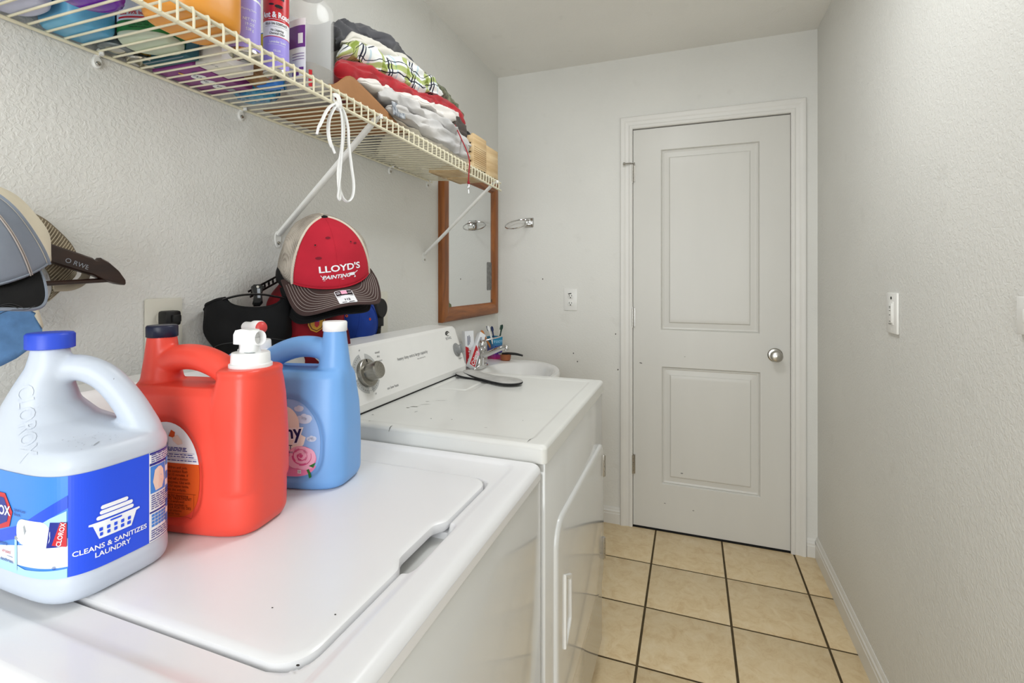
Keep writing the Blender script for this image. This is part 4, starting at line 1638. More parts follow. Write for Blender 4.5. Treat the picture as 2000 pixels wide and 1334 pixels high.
KR = mat('kraft_board', '#a07044', 0.75, var=0.05, vscale=40, bump=0.1, bscale=200)
KR2 = mat('kraft_edge', '#7b4f27', 0.85, var=0.1)


def jar(name, label, cat, x, y, prof, e, rx, ry, material, rot=0.0, group=None, n=40, part='bottle_body'):
    """bottle of superelliptic section; prof rows (z, scale)"""
    t = thing(name, label, cat, on(x, y), (0, 0, rot), group)
    g = G()
    g.loft([sell(0, 0, rx * s, ry * s, z, n, e) for z, s in prof])
    return t, g.build(part, material, t, local=True, angle=45)


RB = [(0, .8), (.0015, .9), (.006, .98), (.012, 1), (.15, 1), (.17, .92), (.19, .6), (.20, .38), (.222, .36)]
# pale lavender bottle at the frame edge
t, b = jar('laundry_bottle', 'pale lavender white bottle on the shelf nearest the camera', 'bottle', .055, .425, RB, 2.6, .052, .050, PL['lavender'])
G().lathe((0, 0, .219), (0, 0, 1), [(0, .021), (.018, .0205), (.02, .018)], 30).build('screw_cap', PL['white_cap'], t, local=True)
# cyan bottle
t, b = jar('laundry_bottle', 'light cyan bottle standing between the lavender and green bottles', 'bottle', .050, .523, [(0, .84), (.001, .9), (.008, .98), (.014, 1), (.13, 1), (.15, .95), (.18, .55), (.19, .36), (.215, .34)], 4.5, .046, .040, PL['cyan'])
G().lathe((0, 0, .212), (0, 0, 1), [(0, .018), (.02, .0175), (.022, .015)], 30).build('screw_cap', PL['white_cap'], t, local=True)
# violet facetted bottle
t = thing('cleaner_bottle', 'clear violet bottle with beaded foot by the shelf edge', 'bottle', on(.178, .466))
g = G()
n = 60
rings = []
for z, r in ((0, .034), (.002, .039), (.006, .0425), (.012, .045), (.018, .0455), (.024, .0435), (.09, .043), (.13, .040), (.17, .028), (.20, .014), (.225, .013)):
    rings.append([((r + (.0012 * cos(20 * 2 * pi * k_ / n * 1.0) if .004 < z < .02 else 0) + (.0014 * cos(6 * 2 * pi * k_ / n) if .02 < z < .15 else 0)) * cos(2 * pi * k_ / n), (r + (.0012 * cos(20 * 2 * pi * k_ / n) if .004 < z < .02 else 0)) * sin(2 * pi * k_ / n), z) for k_ in range(n)])
g.loft(rings)
g.build('bottle_body', PL['violet'], t, local=True, angle=30)
G().lathe((0, 0, .222), (0, 0, 1), [(0, .0165), (.022, .016), (.024, .013)], 30).build('screw_cap', PL['white_cap'], t, local=True)
# galvanised round tin at the wall
t = thing('metal_tin', 'grey galvanised tin against the wall behind the green bottle', 'tin', on(.040, .588))
G().lathe((0, 0, 0), (0, 0, 1), [(0, .024), (.0005, .0255), (.003, .027), (.004, .0262), (.08, .0262), (.083, .027), (.086, .026)], 36).build('tin_body', PL['zinc'], t, local=True, angle=40)
G().lathe((0, 0, -.0006), (0, 0, 1), [(0, .012), (.0008, .016), (.0016, .017)], 30).build('bottom_ring', PL['can_metal'], t, local=True)
# green-labelled antibacterial bottle
t, b = jar('soap_bottle', 'pale green bottle with dark green printed label behind the orange jug', 'bottle', .118, .600, [(0, .86), (.001, .92), (.006, .99), (.010, 1), (.15, 1), (.165, .9), (.18, .5), (.19, .3), (.21, .3)], 2.5, .050, .037, PL['celadon'], radians(24))
me_b = bvh_of(b.data)
gl = INK['green']
g = G()
g.loft([sell(0, 0, .0507, .0377, z, 48, 2.5) for z in (.012, .030)], cap=False)
lab(g.build('label_band', gl, t, local=True), 'dark green lower band of the label')
g = G()
g.loft([sell(0, 0, .0507, .0377, z, 48, 2.5) for z in (.0302, .14)], cap=False)
lab(g.build('label', INK['pale'], t, local=True), 'white upper label')
pg_ = projector(me_b, (.0, -.2, .03), (1, 0, 0), (0, 0, 1), .0014)
prints('lettering', INK['red'], [at(text2d('kills 99% bacteria', .009, bold=.0002), 0, .012), rect2d(-.035, .0030, .035, .0060, 14, 1)], pg_, t)
prints('small_lettering', INK['black'], [at(text2d(s, .0040), 0, -.003 - .0045 * k_) for k_, s in enumerate(('Directions: wet hands and', 'apply soap, lather, rinse', 'Keep out of eyes'))], pg_, t)
G().lathe((0, 0, .207), (0, 0, 1), [(0, .014), (.02, .0135), (.022, .011)], 24).build('screw_cap', PL['white_cap'], t, local=True)
# small can lying at the wall, dome end down
t = thing('food_can', 'small silver can standing at the wall beside the purple box', 'can', on(.030, .640))
G().lathe((0, 0, 0), (0, 0, 1), [(.004, .012), (.0005, .021), (0, .024), (.003, .026), (.005, .0252), (.09, .0252), (.093, .0262), (.095, .025)], 36).build('can_body', PL['can_metal'], t, local=True, angle=40)
g = G()
g.loft([sell(0, 0, .0254, .0254, z, 36, 2) for z in (.008, .088)], cap=False)
g.build('label', mat('black_gold_label', '#b08a2a', .5, var=.2, col2='#15130f', vscale=160), t, local=True)


def carton(name, label, cat, x0, y0, x1, y1, h, material, rot=0.0, z=0.0):
    cx, cy = (x0 + x1) / 2, (y0 + y1) / 2
    p = on(cx, cy)
    t = thing(name, label, cat, (cx, cy, p[2] + z), (0, 0, rot))
    tilt = (deck(cx + .05, cy) - deck(cx - .05, cy)) / .1
    t.rotation_euler[1] = -math.atan(tilt)
    a, b_ = (x1 - x0) / 2, (y1 - y0) / 2
    g = G().box(-a, -b_, 0, a, b_, h, .0012)
    g.build('carton', material, t, local=True, angle=30)
    g = G().box(-a + .001, -.0006, h - .0002, a - .001, .0006, h + .0004)
    g.build('flap_seam', KR2, t, local=True, smooth=False)
    return t, a, b_


t, a, b_ = carton('storage_box', 'slim dark teal carton beside the white paper roll', 'box', .030, .640, .150, .666, .07, mat('dark_teal_card', '#2f5f6b', .6, var=.05))
prints('label_stripe', INK['grey'], [rect2d(-a + .002, -b_ * .9, a - .01, -b_ * .75)], lambda u, v, e=0: (u, v, -.0006), t)
t, a, b_ = carton('dryer_sheet_box', 'purple carton with white printed bubbles lying flat on the shelf', 'box', .010, .672, .122, .812, .045, mat('purple_card', '#8a3f86', .45, var=.06))
und = lambda u, v, e=0: (u, v, -.0006 - e)
prints('printed_bubbles', INK['white'], [poly2d(ell(.012, -.022, .017, .012)), poly2d(ell(.004, .006, .018, .013)), poly2d(ell(.006, .030, .016, .011))], und, t)
prints('printed_marks', INK['dkblue'], [at(text2d('aW2', .016), .012, -.022, pi / 2), at(text2d('x6 au', .012), .004, .006, pi / 2), at(text2d('Ac', .012), .006, .030, pi / 2), rect2d(.020, -.045, .034, -.034)], und, t, .0003)
prints('printed_ribbon', INK['gold'], [poly2d([(-.012, -.048), (-.006, -.052), (.000, -.036), (-.006, -.034)])], und, t, .0003)
prints('bar_code_patch', INK['grey'], [rect2d(.004, .046, .024, .056), rect2d(.012, .058, .030, .064)], und, t, .0003)
t, a, b_ = carton('paper_carton', 'white carton lying between the purple box and lilac can', 'box', .126, .676, .196, .748, .05, mat('white_card', '#eae6de', .55, var=.04))
prints('printed_marks', INK['grey'], [at(text2d('Soft 6', .010), 0, -.028, pi / 2)], lambda u, v, e=0: (u, v, -.0006), t)

# amber jug by the rail
t = thing('vinegar_jug', 'large amber translucent jug standing against the shelf rail', 'jug', on(.252, .578))
g = G()
g.loft([sell(0, 0, .060 * s, .064 * s, z, 44, e) for z, s, e in ((0, .80, 3), (.001, .88, 3), (.006, .96, 3), (.014, .995, 3), (.03, 1, 3), (.13, 1, 3), (.155, .95, 2.8), (.19, .68, 2.4), (.215, .38, 2), (.24, .30, 2), (.26, .30, 2))])
g.tube(cr([(.0, .028, .235), (.0, .050, .235), (.0, .064, .20), (.0, .058, .15)], 5), .011, 10)
me = fuse(g, .003, 4)
me.materials.append(PL['amber'])
link('jug_body', me, t)
G().lathe((0, 0, .257), (0, 0, 1), [(0, .0215), (.016, .021), (.018, .018)], 40, ribs=20, ribd=.0005).build('screw_cap', PL['white_cap'], t, local=True, angle=60)


def spray_can(name, label, x, y, r, bands, h, text):
    t = thing(name, label, 'spray can', on(x, y))
    g = G()
    g.lathe((0, 0, 0), (0, 0, 1), [(.007, .004), (.005, r * .6), (.001, r * .86), (0, r * .93), (.002, r * 1.0), (.0045, r * .99), (.006, r * .96), (h, r * .96), (h + .012, r * .70), (h + .016, r * .55)], 40)
    body = g.build('can_body', PL['can_metal'], t, local=True, angle=40)
    for k_, (z0, z1, m_) in enumerate(bands):
        g = G()
        g.loft([[(r * .975 * cos(2 * pi * q / 48), r * .975 * sin(2 * pi * q / 48), z) for q in range(48)] for z in (z0, z1)], cap=False)
        g.build('printed_band', m_, t, local=True)
    G().lathe((0, 0, h + .012), (0, 0, 1), [(0, r * .62), (.03, r * .58), (.034, r * .5)], 30).build('spray_cap', PL['white_cap'], t, local=True)
    f = atan2(CAM.y - y, CAM.x - x)
    mp_ = lambda u, v, e=0: Vector((cos(f + u / r) * (r * .98 + e), sin(f + u / r) * (r * .98 + e), v))
    for k_, (m_, shapes) in enumerate(text):
        prints('lettering', m_, [([(x * r / .0325, y) for x, y in v_], f_) for v_, f_ in shapes], mp_, t, .0002 + .0002 * k_)['kind'] = 'stuff'
    return t


spray_can('disinfectant_can', 'lilac disinfectant spray can between the amber jug and the red can', .250, .680, .0272,
          [(.008, .098, PL['lilac']), (.098, .102, INK['white']), (.102, .20, PL['lilac'])], .20,
          [(INK['white'], [at(text2d(s, .0075), .010, .060 - .009 * k_) for k_, s in enumerate(('NET WT', '19 OZ', '538 g'))] + [at(text2d('Fresh Morning Scent', .0055), .002, .078)]),
           (INK['dkblue'], [at(text2d('Disinfectant', .0135, bold=.0003), .004, .140), at(text2d('99.9', .012), -.012, .122)]),
           (INK['green'], [at(poly2d([(0, -.001), (.012, .0), (0, .001)]), .020, .104, a_) for a_ in (.3, .9, 1.5, 2.1, 2.7, -.2)])])
spray_can('insect_spray_can', 'red, white and lilac insect spray can next to the clear bottle', .238, .765, .0248,
          [(.008, .070, PL['lilac']), (.070, .0715, INK['red']), (.0715, .101, INK['white']), (.101, .20, mat('red_lacquer', '#cf2630', .3, var=.05))], .20,
          [(INK['white'], [at(text2d('Ant & Roach', .0160, bold=.0006), .003, .113), at(text2d('Lavender Scent', .0068, bold=.0001), .004, .060), at(text2d('KILLER', .006), .002, .042), at(text2d('NET WT 17.5 OZ', .0055), .0, .022), rect2d(-.022, .0545, .024, .0550, 10, 1), rect2d(-.012, .036, .016, .0363, 6, 1), rect2d(-.020, .1045, .022, .1052, 10, 1)]),
           (INK['black'], [at(text2d('KILLS ON CONTACT', .0062, bold=.0002), .0, .0955), at(text2d('No Lingering', .0062, bold=.0001, shear=.2), .002, .083), at(text2d('Chemical Odor', .0062, bold=.0001, shear=.2), .002, .0765), rect2d(-.03, .0900, .03, .0904, 12, 1),
                           poly2d(ell(.006, .131, .0105, .0035, 12)), poly2d(ell(-.012, .134, .007, .002, 10)), poly2d([(-.014, .148), (.020, .144), (.022, .17), (-.016, .17)], 2)] + [at(rect2d(0, -.0003, .006, .0003), .0 + .003 * k_, .128, -1.9 + .2 * k_) for k_ in range(6)]),
           (INK['yellow'], [poly2d([(.000, .143), (.0035, .151), (.0005, .151), (.006, .170), (.012, .170), (.007, .156), (.010, .156)], 1)])])
# small printed carton behind
t, a, b_ = carton('tablet_box', 'small blue and yellow carton behind the red spray can', 'box', .150, .796, .200, .822, .115, INK['mid'])
prints('yellow_panel', INK['yellow'], [rect2d(-.0248, .072, .0248, .112)], lambda u, v, e=0: (u, -b_ - .0006, v), t)
prints('yellow_panel', INK['yellow'], [rect2d(-.0125, .072, .0125, .112)], lambda u, v, e=0: (a + .0006, u, v), t)
prints('red_panel', INK['red'], [rect2d(-.0248, .030, .0248, .046)], lambda u, v, e=0: (u, -b_ - .0006, v), t)
prints('lettering', INK['white'], [at(text2d('REX', .012, bold=.0003), .006, .038)], lambda u, v, e=0: (u, -b_ - .001, v), t)

# clear bottle a quarter full
t = thing('clear_bottle', 'clear plastic bottle a quarter full, with a purple and white side label', 'bottle', on(.225, .872), (0, 0, radians(-8)))
pf = [(0, .86), (.001, .92), (.006, .99), (.012, 1), (.15, 1), (.190, .99), (.200, .93), (.208, .80), (.216, .62), (.228, .56)]
g = G()
g.loft([sell(0, 0, .046 * s, .044 * s, z, 48, 3.2) for z, s in pf])
inner = [(.227, .52), (.215, .58), (.207, .75), (.199, .88), (.189, .95), (.15, .955), (.012, .955), (.005, .92), (.004, .8)]
g.loft([sell(0, 0, .046 * s, .044 * s, z, 48, 3.2) for z, s in inner])
g.build('bottle_body', PL['clear'], t, local=True, angle=40)
g = G()
g.loft([sell(0, 0, .046 * s, .044 * s, z, 48, 3.2) for z, s in ((.0042, .78), (.0055, .90), (.0125, .94), (.058, .94))])
g.build('liquid', PL['liquid'], t, local=True, angle=40)
ringb = [Vector(p) for p in sell(0, 0, .0466, .0446, 0, 720, 3.2)]


def bwrap(u, v, e=0.0):
    # angle u degrees round the bottle
    p = ringb[int(u * 2) % 720]
    return Vector((p.x * (1 + e * 20), p.y * (1 + e * 20), v))


LB = prints('label', INK['white'], [rect2d(222, .02, 308, .15, 40, 1)], bwrap, t, 0, 'white label on the side turned to the camera')
prints('purple_panel', INK['purple'], [rect2d(256, .088, 306, .135, 24, 1)], bwrap, LB, .0006)
prints('label_code', INK['white'], [rect2d(282, .096, 298, .118, 8, 1)], bwrap, LB, .0010)
prints('label_text', INK['purple'], [rect2d(270, .074 - .006 * k_, 302, .0752 - .006 * k_, 10, 1) for k_ in range(3)] + [rect2d(285, .035, 300, .045, 8, 1), rect2d(270, .028, 284, .036, 8, 1)], bwrap, LB, .0008)
prints('red_mark', INK['red'], [rect2d(318, .004, 330, .04, 6, 1)], bwrap, t, .0006)
prints('back_label', INK['white'], [rect2d(78, .055, 195, .188, 40, 1)], bwrap, t, 0, 'white back label seen through the bottle')
G().lathe((0, 0, .2255), (0, 0, 1), [(0, .0285), (.02, .0275), (.05, .018), (.052, .013)], 36).build('spray_cap', PL['white_cap'], t, local=True)


# crumpled bags
def crumple(name, label, cat, x, y, rx, ry, rz, material, seed, amp=.35, part='bag_film', z=0.0, freq=26):
    t = thing(name, label, cat, (x, y, deck(x, y) + ZR + z))
    bm = bmesh.new()
    bmesh.ops.create_icosphere(bm, subdivisions=5, radius=1)
    for v in bm.verts:
        n_ = v.co.normalized()
        P_ = Vector((n_.x * rx, n_.y * ry, n_.z * rz))
        q = noise.noise(P_ * freq + Vector((seed, 0, 0))) * .6 + abs(noise.noise(P_ * freq * 2.3 + Vector((0, seed, 0)))) * .6
        s_ = 1 + amp * (q - .3)
        v.co = Vector((P_.x * s_, P_.y * s_, max(0.0, rz + P_.z * s_ * (1 if P_.z > 0 else .999)) if P_.z > -rz * .82 else max(0, .002 + .004 * q)))
    g = G().bm(bm)
    g.build(part, material, t, local=True, angle=30)
    return t


film = mat('blue_plastic_film', '#2fa3cf', .12, var=.3, col2='#0f5f96', vscale=50, coat=.6)
t = crumple('plastic_bag', 'crumpled glossy blue plastic bag on the shelf by the wall', 'bag', .070, .868, .062, .050, .03, film, 3.1)
G().tube(cr([(.04, .0, .045), (.06, .02, .05), (.05, .04, .035)], 4), .004, 8).build('bag_knot', film, t, local=True)
t = crumple('paper_bag', 'crumpled tan paper bag beside the blue plastic bag', 'bag', .160, .805, .036, .042, .03, mat('tan_paper', '#a9845a', .7, var=.2, col2='#6b4a2a', vscale=60), 7.7, .3, 'bag_paper')
G().box(-.02, -.02, .045, .02, .02, .058, .004).build('bag_fold', KR, t, local=True)

# folded kraft cardboard: flat sheet plus an upturned flap behind the rail
t = thing('cardboard_sheet', 'brown folded cardboard with upturned front flap under the clothes', 'cardboard', on(.17, 1.0))
g = G()
Y0c, Y1c = .930, 1.165


def cb(u, v):
    x = .035 + .26 * u
    y = Y0c + (Y1c - Y0c) * v + .02 * (u - .5)
    return (x, y, deck(x, y) + ZR + .0012 + .0008 * sin(9 * v))


g.grid(cb, 8, 14)
g.build('sheet', KR, t, solid=.0022)
g = G()


def flap(u, v):
    y = .868 + .315 * u
    base = deck(.30, y) + ZR + .001
    top = .020 + .045 * sstep(0, .22, u) if u < .22 else .065 * (1 - (u - .22) / .78) + .003
    x = .292 - .012 * v + .008 * sin(3 * u) * v
    return (x, y, base + (top) * v)


g.grid(flap, 24, 6)
g.build('flap', KR, t, solid=.002)
g = G()


def flap2(u, v):
    y = .950 + .235 * u
    base = deck(.30, y) + ZR + .001
    top = .062 * (1 - u) + .004
    x = .290 - .012 * v - .016 * sin(pi * min(1, u * 1.4)) * v
    return (x, y, base + top * v)


g.grid(flap2, 20, 6)
g.build('flap_fold', KR2, t, solid=.002)


# ---- the pile of clothes
def cloth_mat(name, col, var=.08, vscale=20, rough=.9, col2=None):
    return mat(name, col, rough, var=var, vscale=vscale, bump=.35, bscale=700, sheen=.2, spec=.2, col2=col2, bdist=.0006)


def garment(name, label, cat, pts, xf, xb, rise, material, seed, lobes=2, amp=.006, droop=.0, nu=90, nv=56, endr=.10, group=None, xfun=None, part='cloth', bot=.3):
    """folded cloth slab: pts rows (y, z bottom, z top) at its front; lobes = visible fold layers"""
    y0, y1 = pts[0][0], pts[-1][0]

    def interp(y):
        for a, b in zip(pts, pts[1:]):
            if y <= b[0]:
                q = (y - a[0]) / (b[0] - a[0])
                return a[1] + (b[1] - a[1]) * q, a[2] + (b[2] - a[2]) * q
        return pts[-1][1], pts[-1][2]
    t = thing(name, label, cat, ((xf + xb) / 2, (y0 + y1) / 2, interp((y0 + y1) / 2)[0]), group=group)
    g = G()
    V_, UV = [], []
    off = Vector((seed * 3.7, seed, 0))
    for i in range(nu + 1):
        u = i / nu
        y = y0 + (y1 - y0) * u
        zb, zt = interp(y)
        e = min(u, 1 - u) / endr
        th = sqrt(max(.0004, 1 - (1 - min(1, e)) ** 2))
        zm = (zb + zt) / 2
        hb = (zt - zb) / 2 * th
        xs_ = xfun(u) if xfun else 0.0
        arc = 0.0
        last = None
        for j in range(nv):
            v = j / nv
            # cross-section loop: bottom back -> bottom front -> nose -> top front -> top back
            if v < .3:
                q = v / .3
                x, z = xb + (xf - .012 - xb) * q, zm - hb
            elif v < .7:
                q = (v - .3) / .4
                a = -pi / 2 + pi * q
                lob = .70 + .30 * abs(sin(pi * lobes * q)) ** .6 if lobes > 1 else 1
                x, z = xf - .012 + .016 * cos(a) * lob, zm + hb * sin(a)
            else:
                q = (v - .7) / .3
                x, z = xf - .012 + (xb - xf + .012) * q, zm + hb
            z += rise * max(0, (xf - x)) * (1 if v > .5 else .75)
            x += xs_
            x -= (1 - th) * .02
            n1 = noise.noise(Vector((x * 9, y * 9, z * 22)) + off)
            n2 = noise.noise(Vector((x * 24, y * 16, z * 50)) + off * 2)
            n3 = noise.noise(Vector((y * 7 + z * 30, x * 12, 3)) + off)
            rg = 1 - 2.2 * abs(noise.noise(Vector((x * 17 + z * 14, y * 8 - z * 20, z * 26)) + off * 1.3))
            r2 = 1 - 2.2 * abs(noise.noise(Vector((x * 34, y * 21 + x * 25, z * 40)) + off * .7))
            x += amp * (1.3 * n1 + .8 * n2 + .9 * rg + .45 * r2)
            z += amp * (.9 * n3 + .55 * n2 + .45 * rg + .35 * r2) * (1 if v > .3 else bot) - droop * u * u
            ysk = y + 1.15 * max(0, xf - x) * (1 - u) ** 2
            p = Vector((x, ysk + amp * .8 * n2, z))
            if last is not None:
                arc += (p - last).length
            last = p
            V_.append(p)
            UV.append((ysk + .25 * arc, arc))
    f = []
    for i in range(nu):
        for j in range(nv):
            f.append((i * nv + j, (i + 1) * nv + j, (i + 1) * nv + (j + 1) % nv, i * nv + (j + 1) % nv))
    f.append(tuple(reversed([j for j in range(nv)])))
    f.append(tuple(nu * nv + j for j in range(nv)))
    g.add(V_, f)
    o = g.build(part, material, t, angle=80)
    uvl = o.data.uv_layers.new(name='UVMap')
    for lp in o.data.loops:
        uvl.data[lp.index].uv = UV[lp.vertex_index] if lp.vertex_index < len(UV) else (0, 0)
    return t


CLG = 'folded clothes piled on the shelf'
gw = cloth_mat('heather_grey_white_fleece', '#cfccc9', .07, 12, col2='#b0afaf')
cw = cloth_mat('off_white_cotton', '#e9e4de', .05)
ivory = cloth_mat('ivory_rag', '#e6dfd0', .06)
redc = cloth_mat('red_fleece', '#b5202b', .12, 14)
darkg = cloth_mat('charcoal_cotton', '#55555a', .12)
bone = cloth_mat('bone_cotton', '#e6e2d8', .05)
camo = cloth_mat('camouflage_cloth', '#8f9275', .2, 60, col2='#33382a')
brown = cloth_mat('dark_brown_knit', '#4d433c', .15, 30)
plaid = ramp_uv_mat('green_navy_white_plaid',
                    [(0, '#f2f4f2'), (.12, '#b9c47f'), (.34, '#f2f4f2'), (.42, '#1c2440'), (.47, '#f2f4f2'), (.52, '#1c2440'), (.56, '#f2f4f2'), (.70, '#c9dde8'), (.76, '#f2f4f2')],
                    [(0, '#f4f5f3'), (.15, '#1c2440'), (.20, '#f4f5f3'), (.30, '#b9c47f'), (.52, '#f4f5f3'), (.62, '#1c2440'), (.66, '#f4f5f3')], .115, .075)
garment('white_rag', 'crumpled ivory rags at the bottom of the pile, seen through the wires', 'rag',
        [(1.11, 1.692, 1.704), (1.3, 1.686, 1.704), (1.62, 1.678, 1.694)], .275, .02, 0, ivory, 1, 1, .008, nu=150, nv=130, bot=1.5)
garment('grey_towel', 'light grey folded sweatpants at the bottom front of the pile', 'clothes',
        [(1.06, 1.705, 1.728), (1.20, 1.700, 1.742), (1.35, 1.694, 1.752), (1.48, 1.690, 1.748), (1.585, 1.682, 1.722)], .296, .08, .12, gw, 2, 2, .008, group=None)
garment('grey_sweatshirt', 'pale grey rolled sweatshirt with a curled sleeve end in the pile', 'clothes',
        [(1.045, 1.730, 1.765), (1.20, 1.742, 1.786), (1.35, 1.748, 1.792), (1.50, 1.740, 1.784), (1.582, 1.716, 1.756)], .284, .06, .15, gw, 3, 1, .010)
garment('white_shirt', 'thin off-white t-shirt crumpled under the red sweater', 'clothes',
        [(.97, 1.735, 1.755), (1.10, 1.752, 1.783), (1.30, 1.786, 1.808), (1.45, 1.790, 1.842), (1.53, 1.800, 1.845)], .272, .06, .2, cw, 4, 2, .009)
garment('red_sweater', 'red paint-spattered sweater folded in the middle of the pile', 'clothes',
        [(.905, 1.722, 1.790), (1.01, 1.742, 1.806), (1.142, 1.778, 1.818), (1.304, 1.806, 1.838), (1.45, 1.825, 1.870), (1.56, 1.800, 1.868), (1.60, 1.775, 1.84)], .262, .04, .25, redc, 5, 3, .008)
garment('brown_beanie', 'dark brown knitted piece at the right end of the pile', 'clothes',
        [(1.465, 1.776, 1.818), (1.52, 1.772, 1.836), (1.585, 1.764, 1.815)], .276, .10, .2, brown, 6, 1, .004)
garment('plaid_shirt', 'green, navy and white plaid shirt folded above the red sweater', 'clothes',
        [(.935, 1.792, 1.812), (1.01, 1.812, 1.862), (1.142, 1.820, 1.888), (1.304, 1.842, 1.915), (1.40, 1.862, 1.918), (1.46, 1.875, 1.905)], .246, .04, .35, plaid, 7, 1, .009)
garment('camouflage_pants', 'camouflage cloth hanging down behind the right end of the pile', 'clothes',
        [(1.34, 1.885, 1.930), (1.47, 1.868, 1.930), (1.56, 1.845, 1.922), (1.64, 1.815, 1.885)], .232, .05, .3, camo, 8, 2, .008)
garment('white_tee', 'bone white t-shirt between the plaid shirt and grey shorts', 'clothes',
        [(.965, 1.836, 1.852), (1.01, 1.860, 1.886), (1.142, 1.886, 1.925), (1.30, 1.912, 1.938), (1.40, 1.915, 1.932)], .232, .04, .38, bone, 9, 2, .006)
garment('grey_shorts', 'charcoal grey shorts on top of the pile against the wall', 'clothes',
        [(.925, 1.812, 1.862), (.975, 1.846, 1.897), (1.06, 1.885, 1.935), (1.20, 1.912, 1.955), (1.34, 1.925, 1.948)], .218, .02, .42, darkg, 10, 2, .011)
# paint spatter on the red sweater is its own print
# patterned band on the sweatpants
for o in COL.objects:
    if o.name.startswith('grey_towel') and o.parent is None:
        G().grid(lambda u, v: (.3005 - .004 * v * v + .002 * sin(8 * u), 1.085 + .055 * u, 1.700 + .036 * v + .004 * u), 10, 6).build('print_band', cloth_mat('blue_grey_print', '#c9cdd2', .2, 90, col2='#4a5260'), o, solid=.002)


# ---- slatted wooden crates at the far end
def crate(name, label, x0, x1, y0, y1, h, nslat, grooves):
    cx, cy = (x0 + x1) / 2, (y0 + y1) / 2
    t = thing(name, label, 'crate', (cx, cy, deck(x1 - .02, cy) + ZR))
    t.rotation_euler = (radians(.6), 0, 0)
    a, b_ = (x1 - x0) / 2, (y1 - y0) / 2
    G().box(-a, -b_ + .009, 0, a, b_ - .009, .008, .001).build('floor_board', M['pine'], t, local=True)
    sh_ = h / nslat
    for yy in (-b_, b_ - .008):
        for k_ in range(nslat):
            G().box(-a, yy, k_ * sh_ + .001, a - .0005, yy + .008, (k_ + 1) * sh_ - .0055, .0012).build('slat', M['pine'], t, local=True)
    for xx in (-a + .0005, a - .010):
        g = G().box(xx, -b_ + .0003, 0, xx + .010, b_ - .0003, h, .0012)
        g.build('end_board', M['pine'], t, local=True)
    if grooves:
        for k_ in range(10):
            z = h * .12 + h * .058 * k_
            G().box(a - .0008, -b_ + .004, z, a + .0004, b_ - .004, z + .0011).build('groove_line', M['dark_groove'], t, local=True, smooth=False)
    return t


crate('wooden_crate', 'small pale wooden crate with slatted side at the shelf end', .120, .302, 1.583, 1.700, .128, 4, True)
crate('wooden_crate', 'second pale wooden crate, last on the shelf by the corner', .130, .300, 1.706, 1.822, .118, 4, False)
t = thing('hair_brush', 'dark rounded brush head poking out of the first wooden crate', 'brush', (.235, 1.655, deck(.2, 1.66) + .012))
G().ball((.235, 1.662, 1.800), .020, .022, .030, 18, 12).build('brush_head', M['black_rubber'], t)
G().tube([(.235, 1.662, 1.78), (.225, 1.655, 1.70), (.22, 1.65, 1.676)], .008, 10).build('handle', M['black'], t)

# ---- white lace tied to the lower rail
lace = mat('white_lace', '#f3f3f1', .7, var=.03, bump=.4, bscale=900)
t = thing('shoelace', 'white shoelace knotted on the shelf rail, long loops hanging down', 'lace', (SX, .842, 1.652))
X = SX + .004
wl = lambda pts_: cr(pts_, 8)
g = G()
g.tube(wl([(X, .832, 1.640), (X + .004, .815, 1.628), (X + .008, .798, 1.610), (X + .008, .786, 1.588), (X + .006, .780, 1.575)]), .0042, 8, flat=.5)
g.tube(wl([(X, .836, 1.636), (X + .004, .823, 1.622), (X + .004, .812, 1.600), (X + .003, .811, 1.575), (X + .002, .818, 1.555), (X + .002, .824, 1.547)]), .0042, 8, flat=.5)
g.tube(wl([(X, .838, 1.642), (X + .005, .846, 1.628), (X + .006, .850, 1.60), (X + .006, .849, 1.55), (X + .005, .846, 1.50), (X + .004, .841, 1.46), (X + .003, .840, 1.446), (X + .002, .845, 1.441), (X + .001, .848, 1.452), (X, .846, 1.50), (X, .856, 1.55), (X, .862, 1.60), (X, .856, 1.64)]), .0042, 8, flat=.5)
g.tube(wl([(X, .844, 1.645), (X + .003, .860, 1.630), (X + .005, .870, 1.60), (X + .004, .874, 1.565), (X + .003, .884, 1.52), (X + .002, .893, 1.482), (X + .001, .890, 1.455), (X, .876, 1.441), (X, .860, 1.446), (X, .850, 1.460), (X - .001, .848, 1.47)]), .0042, 8, flat=.5)
g.build('lace', lace, t)
g = G()
g.tube(cr([(X - .005, .835, 1.660), (X + .006, .836, 1.656), (X + .007, .842, 1.642), (X, .848, 1.634), (X - .008, .842, 1.640), (X - .008, .836, 1.655)], 6, True), .0045, 8, closed=True)
g.ball((X + .002, .841, 1.640), .007, .009, .009, 12, 8)
g.build('knot', lace, t)
g = G()
g.tube([(X + .006, .780, 1.576), (X + .005, .776, 1.560)], .0026, 8).tube([(X + .002, .824, 1.548), (X + .002, .832, 1.536)], .0026, 8)
g.build('lace_tips', PL['white_cap'], t)

# ---- red lanyard over the rail
X = SX + .006
t = thing('lanyard', 'thin red lanyard with metal clip dangling over the shelf rail', 'lanyard', (X, 1.485, 1.70))
redl = mat('red_webbing', '#a81f2b', .7, var=.2, vscale=200)
G().tube(cr([(.285, 1.470, 1.79), (.305, 1.476, 1.745), (X - .004, 1.482, 1.70), (X + .004, 1.485, 1.665), (X + .003, 1.483, 1.63), (X + .002, 1.482, 1.598)], 6), .0034, 8, flat=.5).build('strap', redl, t)
g = G().box(X - .001, 1.478, 1.590, X + .005, 1.488, 1.599, .001)
g.build('strap_end', redl, t)
g = G().tube(cr([(X + .002, 1.481, 1.590), (X + .002, 1.479, 1.580), (X + .002, 1.483, 1.572), (X + .002, 1.487, 1.580), (X + .002, 1.485, 1.590)], 5), .0015, 8)
g.tube([(X + .002, 1.483, 1.572), (X + .002, 1.484, 1.560)], .0018, 8)
